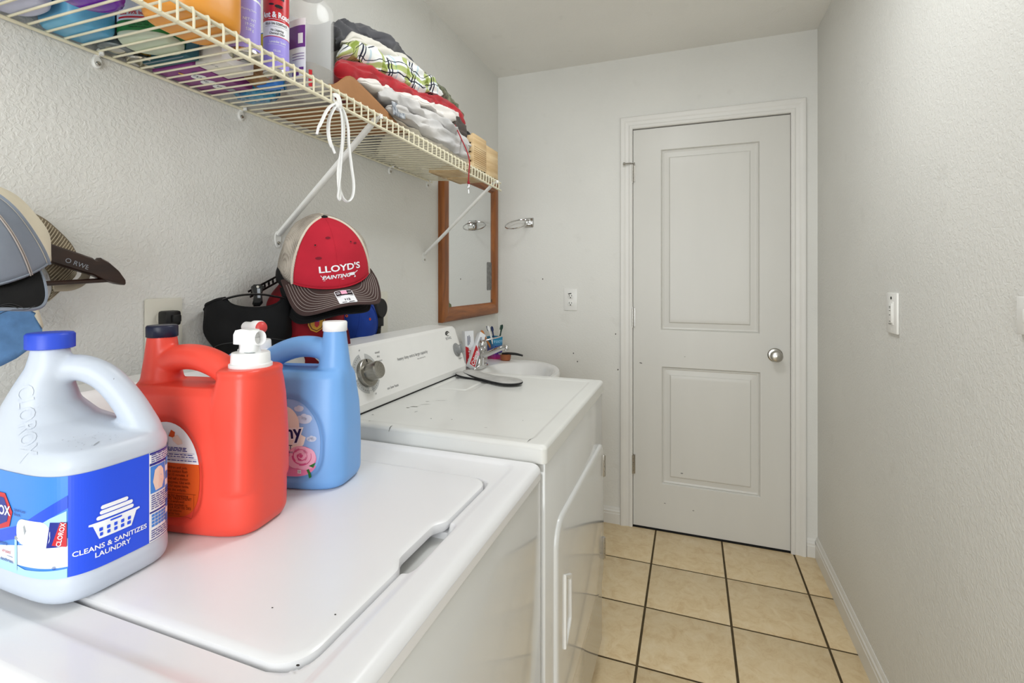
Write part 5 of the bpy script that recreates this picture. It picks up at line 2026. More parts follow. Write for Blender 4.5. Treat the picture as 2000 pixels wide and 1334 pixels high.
g.build('clip', M['chrome'], t)

# ================================================================== CAPS ON THE LEFT WALL
def twill(name, col, var=.08, col2=None, vscale=25):
    return mat(name, col, .85, var=var, vscale=vscale, bump=.25, bscale=1100, spec=.25, col2=col2, bdist=.0005)


def mesh_mat(name, c1, c2, sc=420):
    """trucker-cap netting: fine two-way grid of threads"""
    m, nt, p = newmat(name)
    N, L = nt.nodes, nt.links
    tc = N.new('ShaderNodeTexCoord')
    outs = []
    for k, rot in enumerate((0.6, -0.75)):
        mp = N.new('ShaderNodeMapping')
        mp.inputs['Rotation'].default_value = (rot, rot * .5, rot)
        wv = N.new('ShaderNodeTexWave')
        wv.inputs['Scale'].default_value = sc / 2
        wv.inputs['Distortion'].default_value = 1.0
        L.new(tc.outputs['Object'], mp.inputs[0])
        L.new(mp.outputs[0], wv.inputs['Vector'])
        outs.append(wv.outputs['Fac'])
    mx = N.new('ShaderNodeMath')
    mx.operation = 'MULTIPLY'
    L.new(outs[0], mx.inputs[0])
    L.new(outs[1], mx.inputs[1])
    n = N.new('ShaderNodeTexNoise')
    n.inputs['Scale'].default_value = 22
    L.new(tc.outputs['Object'], n.inputs['Vector'])
    ad = N.new('ShaderNodeMath')
    ad.operation = 'MULTIPLY_ADD'
    ad.inputs[1].default_value = 1.1
    L.new(n.outputs[0], ad.inputs[0])
    ad.inputs[2].default_value = -.35
    m2 = N.new('ShaderNodeMath')
    m2.operation = 'ADD'
    m2.use_clamp = True
    L.new(mx.outputs[0], m2.inputs[0])
    L.new(ad.outputs[0], m2.inputs[1])
    r = N.new('ShaderNodeValToRGB')
    r.color_ramp.elements[0].position = .15
    r.color_ramp.elements[1].position = .75
    r.color_ramp.elements[0].color = (*lin(c1), 1)
    r.color_ramp.elements[1].color = (*lin(c2), 1)
    L.new(m2.outputs[0], r.inputs[0])
    L.new(r.outputs[0], p.inputs['Base Color'])
    p.inputs['Roughness'].default_value = .9
    return m


CA, CB, CH = .098, .092, .118


def crown(a, t, A=CA, B=CB, H=CH, seed=0.0, dent=.004, off=0.0):
    e = t * pi / 2
    gg, hh = cos(e) ** .90, sin(e) ** .98
    r = 1 / sqrt((cos(a) / A) ** 2 + (sin(a) / B) ** 2)
    p = Vector((r * cos(a) * gg, r * sin(a) * gg, H * hh))
    q = noise.noise(p * 22 + Vector((seed, seed * 2, 0)))
    q2 = noise.noise(p * 11 + Vector((0, seed, seed)))
    back = sstep(.9, 1.6, abs(a if a <= pi else a - 2 * pi))
    n_ = Vector((p.x / A ** 2, p.y / B ** 2, p.z / H ** 2)).normalized()
    return p + n_ * (dent * (q * .7 + q2) * (0.35 + 1.4 * back) + off)


def bill_z(x, y):
    return -5.0 * y * y * (0.35 + .65 * sstep(.05, .13, x)) - .16 * (x - .06) + .004


def bill_out(s, k=1.0, L_=.074):
    ph = s * radians(97)
    x = .045 + (CA - .045 + L_) * math.copysign(abs(cos(ph)) ** .72, cos(ph)) * k
    y = (CB + .001) * math.copysign(abs(sin(ph)) ** .78, sin(ph)) * k
    return x, y


def place(button, d, tilt, roll, scale=1.0):
    d = Vector(d).normalized()
    z = Vector((0, 0, 1))
    a = radians(tilt)
    U = z * cos(a) + d * sin(a)
    F = -z * sin(a) + d * cos(a)
    q = Quaternion(d, radians(roll))
    U, F = q @ U, q @ F
    Lf = U.cross(F)
    Mx = Matrix((F, Lf, U)).transposed()
    return Vector(button) - U * CH * scale, Mx


def cap(name, label, button, d, tilt, roll, front, rear, bill, tape=None, stitch=None, btn=None, seed=1.0, rows=0, group=None, bill_len=.074, front_half=62, under=None, scale=1.0, bill_w=1.0):
    C, Mx = place(button, d, tilt, roll, scale)
    t = thing(name, label, 'cap', C, mtx=Mx, group=group)
    t.scale = (scale, scale, scale)
    fh = radians(front_half)
    mk = lambda a0, a1, nm, m_: G().grid(lambda u, v: crown(a0 + (a1 - a0) * u, v * .995, seed=seed), 40, 22).build(nm, m_, t, local=True, solid=.0012, angle=70)
    mk(-fh, fh, 'front_panel', front)
    mk(fh, pi, 'rear_panel', rear)
    mk(pi, 2 * pi - fh, 'rear_panel', rear)
    tp = tape or front
    for sgn in (-1, 1):
        G().tube([crown(sgn * (fh + .03), k / 24, seed=seed, off=.0006) for k in range(24)], .0034, 6, flat=.35).build('seam_tape', tp, t, local=True)
    G().tube([crown(0, k / 24, seed=seed, off=.0004) for k in range(24)], .0008, 6).build('front_seam', front, t, local=True)
    G().tube([crown(pi, k / 24, seed=seed, off=.0004) for k in range(24)], .0025, 6, flat=.4).build('rear_seam', tp, t, local=True)
    G().tube([crown(-fh + 2 * fh * k / 40, .012, seed=seed, off=.0008) for k in range(41)], .0012, 6).build('base_seam', front, t, local=True)
    g = G().grid(lambda u, v: crown(2 * pi * u, .18 * v, A=CA - .0025, B=CB - .0025, dent=.002, seed=seed), 60, 3)
    g.build('sweatband', under or bill, t, local=True)
    for sgn in (-1, 1):
        c = crown(sgn * .52, .50, seed=seed, off=.0006)
        n_ = (c - Vector((0, 0, .02))).normalized()
        u_ = n_.orthogonal().normalized()
        v_ = n_.cross(u_)
        ey = G().tube([c + u_ * .0028 * cos(2 * pi * k / 14) + v_ * .0028 * sin(2 * pi * k / 14) for k in range(14)], .0011, 6, closed=True).build('eyelet', front, t, local=True)
        G().cyl(c - n_ * .0004, n_, .0018, .0006, 10).build('eyelet_hole', M['dark_gap'], ey, local=True)
    g = G()
    g.loft([[(CH * 0 + r * cos(2 * pi * k / 20), r * sin(2 * pi * k / 20), CH + z) for k in range(20)] for z, r in ((-.002, .0075), (.001, .0078), (.0032, .006), (.0042, .002))])
    g.build('top_button', btn or front, t, local=True)
    g = G()
    ks = [.42, .6, .75, .86, .94, .985, 1.0]
    NS = 56

    def bp(s, k, dz=0.0):
        x, y = bill_out(s, k, bill_len)
        return (x, y * bill_w, bill_z(x, y) + dz)
    g.loft([[bp(-1 + 2 * i / NS, k, .0016) for i in range(NS + 1)] for k in ks] + [[bp(-1 + 2 * i / NS, k, -.0016) for i in range(NS + 1)] for k in reversed(ks)], cap=False, closed=False)
    g.build('bill', bill, t, local=True, angle=60)
    G().tube([bp(-1 + 2 * i / NS, 1.0) for i in range(NS + 1)], .0022, 6).build('bill_edge', bill if not under else under, t, local=True)
    for r_ in range(rows):
        k = .955 - .048 * r_
        pts_ = [bp(-.93 + 1.86 * i / NS, k, .0020) for i in range(NS + 1)]
        G().tube(pts_, .00048, 4).build('stitch_row', stitch, t, local=True)
    t['cap_mx'] = 0
    del t['cap_mx']
    return t


def capbvh(t, part):
    for ch in t.children:
        if ch.name.split('.')[0] == part:
            return bvh_of(ch.data)


red_tw = twill('red_twill', '#c3283a', .10, vscale=16)
brown_tw = twill('brown_twill', '#4b3a38', .08)
black_tw = twill('black_twill', '#1c1c1d', .15)
cream_tw = twill('cream_twill', '#ddd3c2', .06)
netting = mesh_mat('dusty_cream_netting', '#6f665c', '#d3c9bb')
stitch_w = mat('pale_thread', '#b3a8a2', .8)
bpy.context.view_layer.update()

# red trucker cap, frontmost of the middle cluster
t1 = cap('baseball_cap', 'red and cream trucker cap with brown stitched bill and white lettering', (.205, .940, 1.420), (.82, -.57, 0), 26, 8, red_tw, netting, brown_tw, cream_tw, stitch_w, black_tw, 1.3, rows=8, bill_len=.053, scale=1.15, front_half=55)
bf = capbvh(t1, 'front_panel')
pf_ = projector(bf, Vector((.092, 0, .036)) + Vector((1, 0, .35)) * .15, (0, 1, 0), (-.35, 0, 1), .0016)
prints('lettering', INK['white'], [at(text2d("LLOYD'S", .0180, bold=.0004, sx=1.26), .006, .006)], pf_, t1)
prints('lettering', INK['white'], [at(text2d('PAINTING', .0105, bold=.0003, shear=.25, sx=1.15), -.004, -.0105), rect2d(.022, -.012, .034, -.006), at(rect2d(0, 0, .009, .0014), .034, -.009, .5), at(poly2d([(0, 0), (.003, .005), (.0045, 0)]), .032, -.017)], pf_, t1)['kind'] = 'stuff'
prints('lettering_swash', INK['white'], [at(rect2d(-.02, 0, .02, .0007), -.010, -.0170, -.02), at(rect2d(-.006, 0, .006, .0010), -.030, -.0095, 2.2)], pf_, t1)
bl = capbvh(t1, 'bill')
pb_ = projector(bl, (.127, .004, .15), (0, 1, 0), (-1, 0, 0), .0012)
stk = prints('size_sticker', INK['white'], [poly2d(rrect(-.018, -.0205, .018, .0205, .004), 1)], pb_, t1, 0, 'white rounded size sticker on the bill')
prints('sticker_print', INK['black'], [rect2d(-.0165, .004, .0165, .0185, 4, 2), at(text2d('112', .008, bold=.0003), 0, -.0105), rect2d(-.0165, .0012, .0165, .0022), rect2d(-.012, -.0185, .012, -.0165)], pb_, stk, .0005)
prints('sticker_square', INK['rose'], [rect2d(-.006, .007, .006, .0175)], pb_, stk, .0009)
prints('sticker_lines', INK['white'], [rect2d(-.015, .0085, -.008, .0100), rect2d(-.015, .0125, -.008, .0140), rect2d(.008, .0105, .015, .0120)], pb_, stk, .0009)
prints('grime', twill('grime', '#7d1f2c', .1), [poly2d(ell(-.034, .030, .006, .003, 10)), poly2d(ell(-.010, .068, .005, .0025, 10)), poly2d(ell(.045, .052, .004, .0025, 10))], pf_, t1)

# black cap right behind the red one: only its bill shows
cap('baseball_cap', 'black cap tucked under the red trucker cap, only its bill showing', (.176, .950, 1.388), (.78, -.62, 0), 28, 9, black_tw, black_tw, black_tw, seed=2.1, rows=2, stitch=mat('black_thread', '#0d0d0d', .8), bill_len=.062, scale=1.06)
# dark red cap with the shield
smoky = twill('smoky_red_twill', '#a11e28', .2, col2='#3a1116', vscale=14)
t3 = cap('baseball_cap', 'dark red smoky patterned cap with gold shield emblem below the trucker cap', (.140, .962, 1.272), (.84, -.54, 0), 34, 4, smoky, smoky, smoky, seed=3.2, front_half=62)
bf = capbvh(t3, 'front_panel')
pf_ = projector(bf, Vector((.090, 0, .050)) + Vector((1, 0, .45)) * .15, (0, 1, 0), (-.45, 0, 1), .0020)


def shield(s):
    return [(-.020 * s, .020 * s), (-.013 * s, .024 * s), (0, .029 * s), (.013 * s, .024 * s), (.020 * s, .020 * s), (.020 * s, -.004 * s), (.014 * s, -.017 * s), (0, -.025 * s), (-.014 * s, -.017 * s), (-.020 * s, -.004 * s)]


EM = prints('emblem', INK['gold'], [poly2d(shield(1.0), 2)], pf_, t3, .0005, 'gold shield emblem')
prints('emblem_field', INK['brown'], [poly2d(shield(.86), 2)], pf_, EM, .0010)
prints('emblem_inner', INK['gold'], [poly2d(shield(.74), 2)], pf_, EM, .0015)
prints('emblem_core', INK['red'], [poly2d([(-.0055, .012), (.0055, .012), (.0055, -.006), (0, -.012), (-.0055, -.006)], 2)], pf_, EM, .0020)
prints('emblem_blue', INK['blue'], [rect2d(-.0052, .004, .0052, .011)], pf_, EM, .0024)
prints('emblem_bar', INK['dkblue'], [rect2d(-.020, .0125, .020, .0185, 8, 1)], pf_, EM, .0024)
prints('emblem_bar_text', INK['white'], [at(text2d('UNITED', .0062, bold=.0002), 0, .0155)], pf_, EM, .0028)
for ch in t3.children:
    if ch.name.startswith('eyelet'):
        ch.data.materials[0] = INK['gold']
# blue cap behind on the right
blue_tw = twill('royal_blue_twill', '#1f3f96', .12)
t4 = cap('baseball_cap', 'royal blue cap with orange eyelets hanging right of the red caps', (.105, 1.195, 1.222), (.86, -.50, 0), 34, -10, blue_tw, blue_tw, blue_tw, seed=4.4)
for ch in t4.children:
    if ch.name.startswith('eyelet'):
        ch.data.materials[0] = INK['orange']
# tan strip peeping between the blue cap and the trucker cap
t = thing('cap_strap', 'tan adjustable strap end between the blue cap and trucker cap', 'strap', (.10, 1.205, 1.215))
G().loft([[(.118 + x, 1.213 + yy, 1.213 + zz) for yy, zz in ell(0, 0, .016, .024, 18)] for x in (0, .003)]).build('strap', mat('tan_cloth', '#cbbd9c', .8, var=.08), t)

# black cap hanging by its back strap from the clip
t = thing('baseball_cap', 'black cap hanging upside down by its rear strap from the clip', 'cap', (.075, .850, 1.215))
bk = black_tw


def hang(a, t_):
    """crown hung rim-up: a = angle round the rim, t_ = 0 at the rim, 1 at the crown's top (lowest point)"""
    p = crown(a, t_, A=.104, B=.098, H=.125, seed=6.6, dent=.007)
    # rear of the cap (a = pi) faces the room; the arched strap opening is cut into it
    d2 = Vector((.80, -.60, 0))
    l2 = Vector((.60, .80, 0))
    y_ = p.x * -1
    q = d2 * y_ * .62 + l2 * p.y * .98
    zz = -p.z * 1.22 + .026 * (y_ / .1)
    return Vector((.075, .855, 1.213)) + q + Vector((0, 0, zz - .002))


def arch(a):
    s = abs(a - pi) / .56
    return .11 * sqrt(max(0, 1 - s * s)) if s < 1 else 0.0


g = G()
g.grid(lambda u, v: hang(2 * pi * u, arch(2 * pi * u) + (1 - arch(2 * pi * u)) * v * .995), 96, 30)
g.build('crown', bk, t, solid=.002, angle=75)
G().tube([hang(2 * pi * k / 96, arch(2 * pi * k / 96) + .012) for k in range(97)], .0028, 6).build('rim_binding', bk, t)
G().tube([hang(pi - .62 + 1.24 * k / 24, .02) + Vector((.004, -.003, .006 * sin(pi * k / 24))) for k in range(25)], .0095, 8, flat=.25).build('back_strap', M['black'], t)
G().tube([hang(2 * pi * k / 60, .42) * 1.0 + Vector((.002, -.002, 0)) for k in range(61)], .0010, 5).build('band_seam', mat('dark_grey_thread', '#3c3c3d', .8), t)
# hanging strap with clip on the wall
t = thing('cap_hanger_strap', 'black perforated hanging strap with clip holding the black cap', 'hanger', (.05, .90, 1.25))
p0, p1 = Vector((.055, .862, 1.236)), Vector((.045, .985, 1.285))
d = (p1 - p0).normalized()
n2 = Vector((1, 0, 0))
v2 = d.cross(n2).normalized() * -1
g = G()
for s0, s1 in ((-.009, -.0045), (.0045, .009)):
    g.loft([[p + v2 * a + n2 * b for a, b in ((s0, -.0012), (s1, -.0012), (s1, .0012), (s0, .0012))] for p in (p0, p1)])
for k in range(9):
    c = p0 + d * (.008 + .0145 * k)
    g.loft([[c + d * a + v2 * b + n2 * x for a, b in ((-.003, -.006), (.003, -.002), (.004, .006), (-.002, .002))] for x in (-.0011, .0011)])
g.build('strap', M['black'], t, smooth=False)
g = G()
cc_ = Vector((.122, .802, 1.232))
cc_ = Vector((.100, .843, 1.238))
wd_, hd_ = Vector((.60, .80, 0)), Vector((.18, -.24, -.95)).normalized()
nn_ = wd_.cross(hd_).normalized() * -1
outl = [(-.013, -.016), (-.008, -.021), (.006, -.022), (.013, -.016), (.010, .004), (.013, .022), (.008, .028), (-.005, .028), (-.008, .022), (-.006, .004)]
g.loft([[cc_ + wd_ * a * s + hd_ * b * s + nn_ * h for a, b in outl] for h, s in ((-.005, 1), (.005, 1), (.009, .82))])
clp = g.build('clip', M['black'], t, angle=30)
g = G()
g.loft([[cc_ + wd_ * (a + .002) + hd_ * b + nn_ * h for a, b in ((-.003, -.010), (.003, -.010), (.005, .012), (-.001, .012))] for h in (.0088, .0098)])
g.build('clip_label', INK['grey'], clp, smooth=False)
g = G().lathe(cc_ + hd_ * -.014 + nn_ * .009, nn_, [(0, .0035), (.0012, .003), (.0016, .001)], 12)
g.build('rivet', M['chrome'], clp)
g = G().box(.0, .895, 1.262, .02, .905, 1.275)
g = G().tube([p1, Vector((.02, 1.0, 1.30)), Vector((.001, 1.01, 1.31))], .004, 8).build('wall_hook', M['black'], t)

# ---- left cluster at the frame edge: dark wooden hanger with caps
t = thing('coat_hanger', 'dark wooden coat hanger with notched end holding the left caps', 'hanger', (.06, .35, 1.30))
g = G()


def hsec(y, zt, zb, th):
    return [(.062 + a * th, y, z) for a, z in ((-1, zb + .002), (-.7, zb), (.7, zb), (1, zb + .002), (1, zt - .003), (.6, zt), (-.6, zt), (-1, zt - .003))]


g.loft([hsec(y, zt, zb, th) for y, zt, zb, th in ((.10, 1.375, 1.345, .006), (.20, 1.385, 1.355, .0065), (.35, 1.366, 1.337, .007), (.46, 1.335, 1.305, .007), (.52, 1.314, 1.284, .008), (.536, 1.308, 1.279, .009), (.540, 1.3045, 1.277, .009), (.544, 1.3045, 1.275, .009), (.548, 1.309, 1.273, .0095), (.560, 1.302, 1.268, .010), (.575, 1.288, 1.263, .010), (.586, 1.273, 1.261, .008), (.589, 1.267, 1.263, .004))])
g.build('hanger_arm', M['dark_wood'], t, angle=40)
G().tube([(.062, .08, 1.262), (.062, .30, 1.262), (.062, .46, 1.264), (.062, .574, 1.271)], .0058, 10, flat=.7).build('hanger_bar', M['dark_wood'], t)
prints('maker_mark', INK['grey'], [at(text2d('O RWE', .011), .512, 1.297, -.36)], lambda u, v, e=0: Vector((.0705, u, v)) - t.location, t)
G().tube(cr([(.062, .20, 1.38), (.062, .20, 1.44), (.055, .21, 1.465), (.03, .2, 1.475), (.004, .19, 1.46)], 6), .0022, 8).build('hook', M['nickel'], t)
cream2 = twill('warm_cream_cloth', '#e2d9c3', .05)
grey_tw = twill('cool_grey_twill', '#8b93a0', .07)
t5 = cap('baseball_cap', 'grey and cream cap with black bill at the left edge of the picture', (.182, .298, 1.396), (.93, -.37, 0), 20, 12, grey_tw, cream2, black_tw, grey_tw, stitch_w, grey_tw, 5.5, rows=0, under=grey_tw, bill_len=.036, bill_w=.80)
bf = capbvh(t5, 'front_panel')
for ds in (-.006, .006):
    G().tube([crown(.72 + ds * 2.2, k / 30, seed=5.5, off=.0014) for k in range(28)], .0008, 5).build('stitch_row', stitch_w, t5, local=True)
bl = capbvh(t5, 'bill')
pb_ = projector(bl, (.130, .0, .15), (0, 1, 0), (-1, 0, 0), .0012)
wv = lambda v0, a0, ph: [(u, v0 + a0 * sin(u * 210 + ph) + .15 * (u - .04)) for u in [.004 + .052 * k / 40 for k in range(41)]]
sh = []
for v0, ph in ((.006, 0), (.001, .5), (-.004, 1.0)):
    c = wv(v0, .0042, ph)
    sh.append(([(u, v + .0008) for u, v in c] + [(u, v - .0008) for u, v in c], [(k, k + 1, 42 + k, 41 + k) for k in range(40)]))
prints('bill_embroidery', mat('glossy_black_thread', '#2c2c2f', .35), sh, pb_, t5)['kind'] = 'stuff'
sky_tw = twill('light_blue_heather', '#6f9fd6', .12, vscale=60)
t6 = thing('baseball_cap', 'faded light blue cap bill with zigzag cream edge hanging below the grey cap', 'cap', (.11, .38, 1.20))
blp = [(.300, 1.262), (.398, 1.257), (.421, 1.259), (.425, 1.252), (.43, 1.242), (.434, 1.236), (.436, 1.227), (.442, 1.218), (.448, 1.198), (.448, 1.187), (.442, 1.178), (.432, 1.169), (.415, 1.157), (.398, 1.149), (.36, 1.140), (.32, 1.145), (.300, 1.165)]
bx = lambda y, z: .110 + 1.6 * (y - .375) ** 2 * -1 + .03 * (1.26 - z)
vv, ff = poly2d(blp, 3)
g = G().add([(bx(y, z), y, z) for y, z in vv], ff)
g.build('bill', sky_tw, t6, solid=.004)
zg = [(.421, 1.261), (.429, 1.267), (.435, 1.245), (.444, 1.222), (.4492, 1.201), (.448, 1.197), (.438, 1.217), (.44, 1.221), (.433, 1.226), (.435, 1.232), (.429, 1.236), (.432, 1.241), (.426, 1.247), (.428, 1.252), (.422, 1.256)]
vv, ff = poly2d(zg, 1)
G().add([(bx(y, z) + .0032, y, z) for y, z in vv], ff).build('zigzag_trim', cream2, t6, solid=.0016)
g = G().grid(lambda u, v: (.035 + .085 * sin(pi * u * .5) , .31 + .118 * cos(pi * .5 * u) * 1.0, 1.262 + .060 * v * cos(pi * .5 * u)), 20, 6)
g.build('crown', cream2, t6, solid=.002)
# zig-zag cream edge along the blue bill
# brown striped netting cap behind the hanger
strip = mat('brown_corduroy_mesh', '#b6a78e', .85, var=.4, vscale=10)
t7 = thing('baseball_cap', 'brown striped mesh cap behind the dark hanger arm', 'cap', (.035, .46, 1.29))


def dome(u, v, o=0.0):
    a = pi * u
    y = .412 + .134 * 1.0 * (sin(a * .5) ** .8)
    e = v * pi / 2
    return Vector((0, 0, 0))


g = G()
prof_ = cr([(0, .455, 1.392), (0, .477, 1.383), (0, .497, 1.372), (0, .511, 1.359), (0, .525, 1.344), (0, .536, 1.328), (0, .543, 1.306), (0, .540, 1.285)], 6)
NP = len(prof_)
def pr_(u):
    q = u * (NP - 1)
    k = min(NP - 2, int(q))
    return prof_[k].lerp(prof_[k + 1], q - k)


def dm(u, v):
    c = pr_(u)
    # from the wall side over the outline to the hanger side, the inside falling away to the lower left
    return Vector((.004 + .040 * v ** .7, c.y - .055 * v ** 2.2 * (.6 + .4 * u), c.z - .050 * v ** 2.2))


g.grid(dm, 40, 14)
g.build('mesh_crown', mat('brown_netting', '#8e8069', .9, var=.3, vscale=40, col2='#5b5142'), t7, solid=.002)
mat('pale_rib', '#c9bda4', .8)
for k in range(30):
    G().tube([dm(k / 29, .35 + .65 * q / 6) + Vector((.0012, .0004, .0004)) for q in range(7)], .0008, 5).build('rib', bpy.data.materials['pale_rib'], t7)
G().tube(cr([(.04, .542, 1.290), (.04, .540, 1.276), (.045, .530, 1.266), (.05, .512, 1.259), (.05, .49, 1.258)], 5), .007, 8, flat=.3).build('back_strap', mat('beige_strap', '#c3b8a2', .7, var=.06), t7)

# ================================================================== MIRROR
t = thing('wall_mirror', 'oak framed mirror on the left wall next to the corner', 'mirror', (0, 2.18, 1.44))
my0, my1, mz0, mz1 = 1.872, 2.510, 1.082, 1.80
fw = .064
pr = [(0, 0), (0, .020), (.006, .027), (.030, .030), (.048, .027), (.056, .022), (.060, .016), (.064, .015), (.064, 0)]


def mit(p0, p1, nin, m_, ny):
    p0, p1, nin = Vector(p0), Vector(p1), Vector(nin)
    d = (p1 - p0).normalized()
    g = G()
    g.loft([[p0 + nin * a + d * a + Vector((b, 0, 0)) for a, b in pr], [p1 + nin * a - d * a + Vector((b, 0, 0)) for a, b in pr]])
    return g.build(ny, m_, t, angle=25)


mit((.001, my0, mz0), (.001, my1, mz0), (0, 0, 1), M['oak_h'], 'frame_rail')
mit((.001, my0, mz1), (.001, my1, mz1), (0, 0, -1), M['oak_h'], 'frame_rail')
mit((.001, my0, mz0), (.001, my0, mz1), (0, 1, 0), M['oak'], 'frame_stile')
mit((.001, my1, mz0), (.001, my1, mz1), (0, -1, 0), M['oak'], 'frame_stile')
gl_ = G().box(.004, my0 + fw - .005, mz0 + fw - .005, .014, my1 - fw + .005, mz1 - fw + .005).build('glass', M['mirror'], t, smooth=False)
mm = lambda u, v, e=0: Vector((.0146, u, v)) - t.location
worn = mat('worn_silvering', '#9a9c9c', .35, metal=.7, var=.25, vscale=60)
lab(prints('silvering_wear', worn, [poly2d(rrect(2.378, 1.212, 2.442, 1.362, .008))], mm, gl_), 'grey worn rectangle at the right edge of the glass')
lab(prints('silvering_wear', mat('olive_stain', '#7d8358', .6, var=.3, vscale=80), [poly2d([(1.933, 1.143), (1.972, 1.143), (1.968, 1.158), (1.95, 1.165), (1.945, 1.182), (1.933, 1.184)])], mm, gl_), 'olive stain in the lower left corner of the glass')
prints('silvering_wear', worn, [poly2d([(2.446, 1.143), (2.432, 1.143), (2.438, 1.16), (2.446, 1.165)])], mm, gl_)

# ================================================================== TOWEL RING
t = thing('towel_ring', 'chrome towel ring with square mount on the end wall', 'towel ring', (.187, YE, 1.585))
g = G()
g.loft([[(.187 + (x) * s, YE - d_, 1.585 + z * s) for x, z in rrect(-.026, -.026, .026, .026, .004, 4)] for d_, s in ((0, 1), (.006, 1), (.010, .86), (.012, .80))])
g.build('mount', M['chrome'], t, angle=30)
g = G().box(.172, YE - .040, 1.576, .202, YE - .008, 1.602, .004)
g.build('post', M['chrome'], t, angle=30)
g = G()
RC, RR = Vector((.140, YE - .078, 1.570)), .064
tilt_n = Vector((-.06, -.55, 1)).normalized()
u_ = Vector((1, 0, .06)).normalized()
v_ = tilt_n.cross(u_)
g.tube([RC + u_ * RR * cos(2 * pi * k / 56) + v_ * RR * .95 * sin(2 * pi * k / 56) for k in range(56)], .0034, 10, closed=True)
g.build('ring', M['chrome'], t)

# ================================================================== SINK, FAUCET AND TOILETRIES
ZS = .862
SC_ = Vector((.245, 2.03))
t = thing('wall_sink', 'white porcelain pedestal sink tucked in the corner behind the dryer', 'sink', (SC_.x, SC_.y, 0))


def sring(s, z, dx=0.0, k=1.0):
    out = []
    for i in range(64):
        a = 2 * pi * i / 64
        c, s_ = cos(a), sin(a)
        if c >= 0:
            x, y = .245 * c * s, .315 * s_ * s
        else:
            x, y = .240 * math.copysign(abs(c) ** .35, c) * s, .315 * math.copysign(abs(s_) ** .72, s_) * s
        out.append((SC_.x + x + dx, SC_.y + y * k, z))
    return out


def bring(s, z, dx=.045):
    return [(SC_.x + dx + .168 * s * cos(2 * pi * i / 64), SC_.y + .245 * s * sin(2 * pi * i / 64), z) for i in range(64)]


g = G()
g.loft([sring(.30, ZS - .19, -.05), sring(.62, ZS - .15, -.03), sring(.90, ZS - .075), sring(.985, ZS - .045), sring(1, ZS - .02), sring(.995, ZS - .006), sring(.98, ZS), bring(1.08, ZS - .001), bring(1.02, ZS - .004), bring(.98, ZS - .014), bring(.90, ZS - .05), bring(.72, ZS - .095), bring(.40, ZS - .120), bring(.10, ZS - .125)])
g.build('basin', M['porcelain'], t, angle=50)
G().loft([sell(.20, SC_.y, rx, ry, z, 32, 2.6) for z, rx, ry in ((0, .11, .12), (.03, .10, .11), (.10, .075, .08), (.5, .07, .075), (.66, .09, .10), (.70, .10, .11))]).build('pedestal', M['porcelain'], t)
G().lathe((SC_.x + .045, SC_.y, ZS - .1255), (0, 0, 1), [(0, .022), (.002, .021), (.003, .015), (.0015, .010)], 24).build('drain', M['chrome'], t)

fx, fy = .105, 2.075
t = thing('faucet', 'single lever chrome faucet on the back ledge of the sink', 'faucet', (fx, fy, ZS))
g = G()
g.loft([sell(fx, fy, .027 * s, .075 * s, ZS + z, 36, 2.6) for z, s in ((0, 1), (.004, 1), (.009, .94), (.013, .8))])
g.loft([sell(fx + dx, fy, rx, ry, ZS + z, 28, 2.2) for z, dx, rx, ry in ((.008, 0, .024, .034), (.03, .002, .021, .024), (.06, .006, .0205, .0205), (.085, .010, .0205, .0205), (.092, .012, .018, .018))])
g.build('faucet_body', M['chrome'], t, angle=40)
g = G()
sp = cr([(fx + .004, fy, ZS + .050), (fx + .05, fy, ZS + .068), (fx + .095, fy, ZS + .088), (fx + .125, fy, ZS + .099), (fx + .137, fy, ZS + .098)], 5)
g.tube(sp, [.0165 - .004 * k / (len(sp) - 1) for k in range(len(sp))], 14, flat=.8)
g.build('spout', M['chrome'], t)
G().lathe((fx + .134, fy, ZS + .105), (.25, 0, -1), [(0, .0105), (.004, .0125), (.018, .012), (.021, .0105)], 20).build('aerator', M['chrome'], t)
g = G()
g.lathe((fx + .012, fy, ZS + .090), (.18, 0, 1), [(0, .0205), (.006, .0215), (.024, .021), (.034, .016), (.038, .008)], 28)
lv = cr([(fx + .018, fy, ZS + .122), (fx + .05, fy, ZS + .132), (fx + .085, fy, ZS + .140), (fx + .108, fy, ZS + .147)], 5)
g.tube(lv, [.010 - .004 * k / (len(lv) - 1) for k in range(len(lv))], 12, flat=.5)
g.build('lever', M['chrome'], t, angle=40)
G().tube([(fx - .020, fy - .012, ZS + .01), (fx - .020, fy - .012, ZS + .085)], .0022, 8).build('lift_rod', M['nickel'], t)
G().lathe((fx - .020, fy - .012, ZS + .080), (0, 0, 1), [(0, .002), (.004, .006), (.012, .0065), (.014, .004)], 14).build('lift_knob', M['nickel'], t)


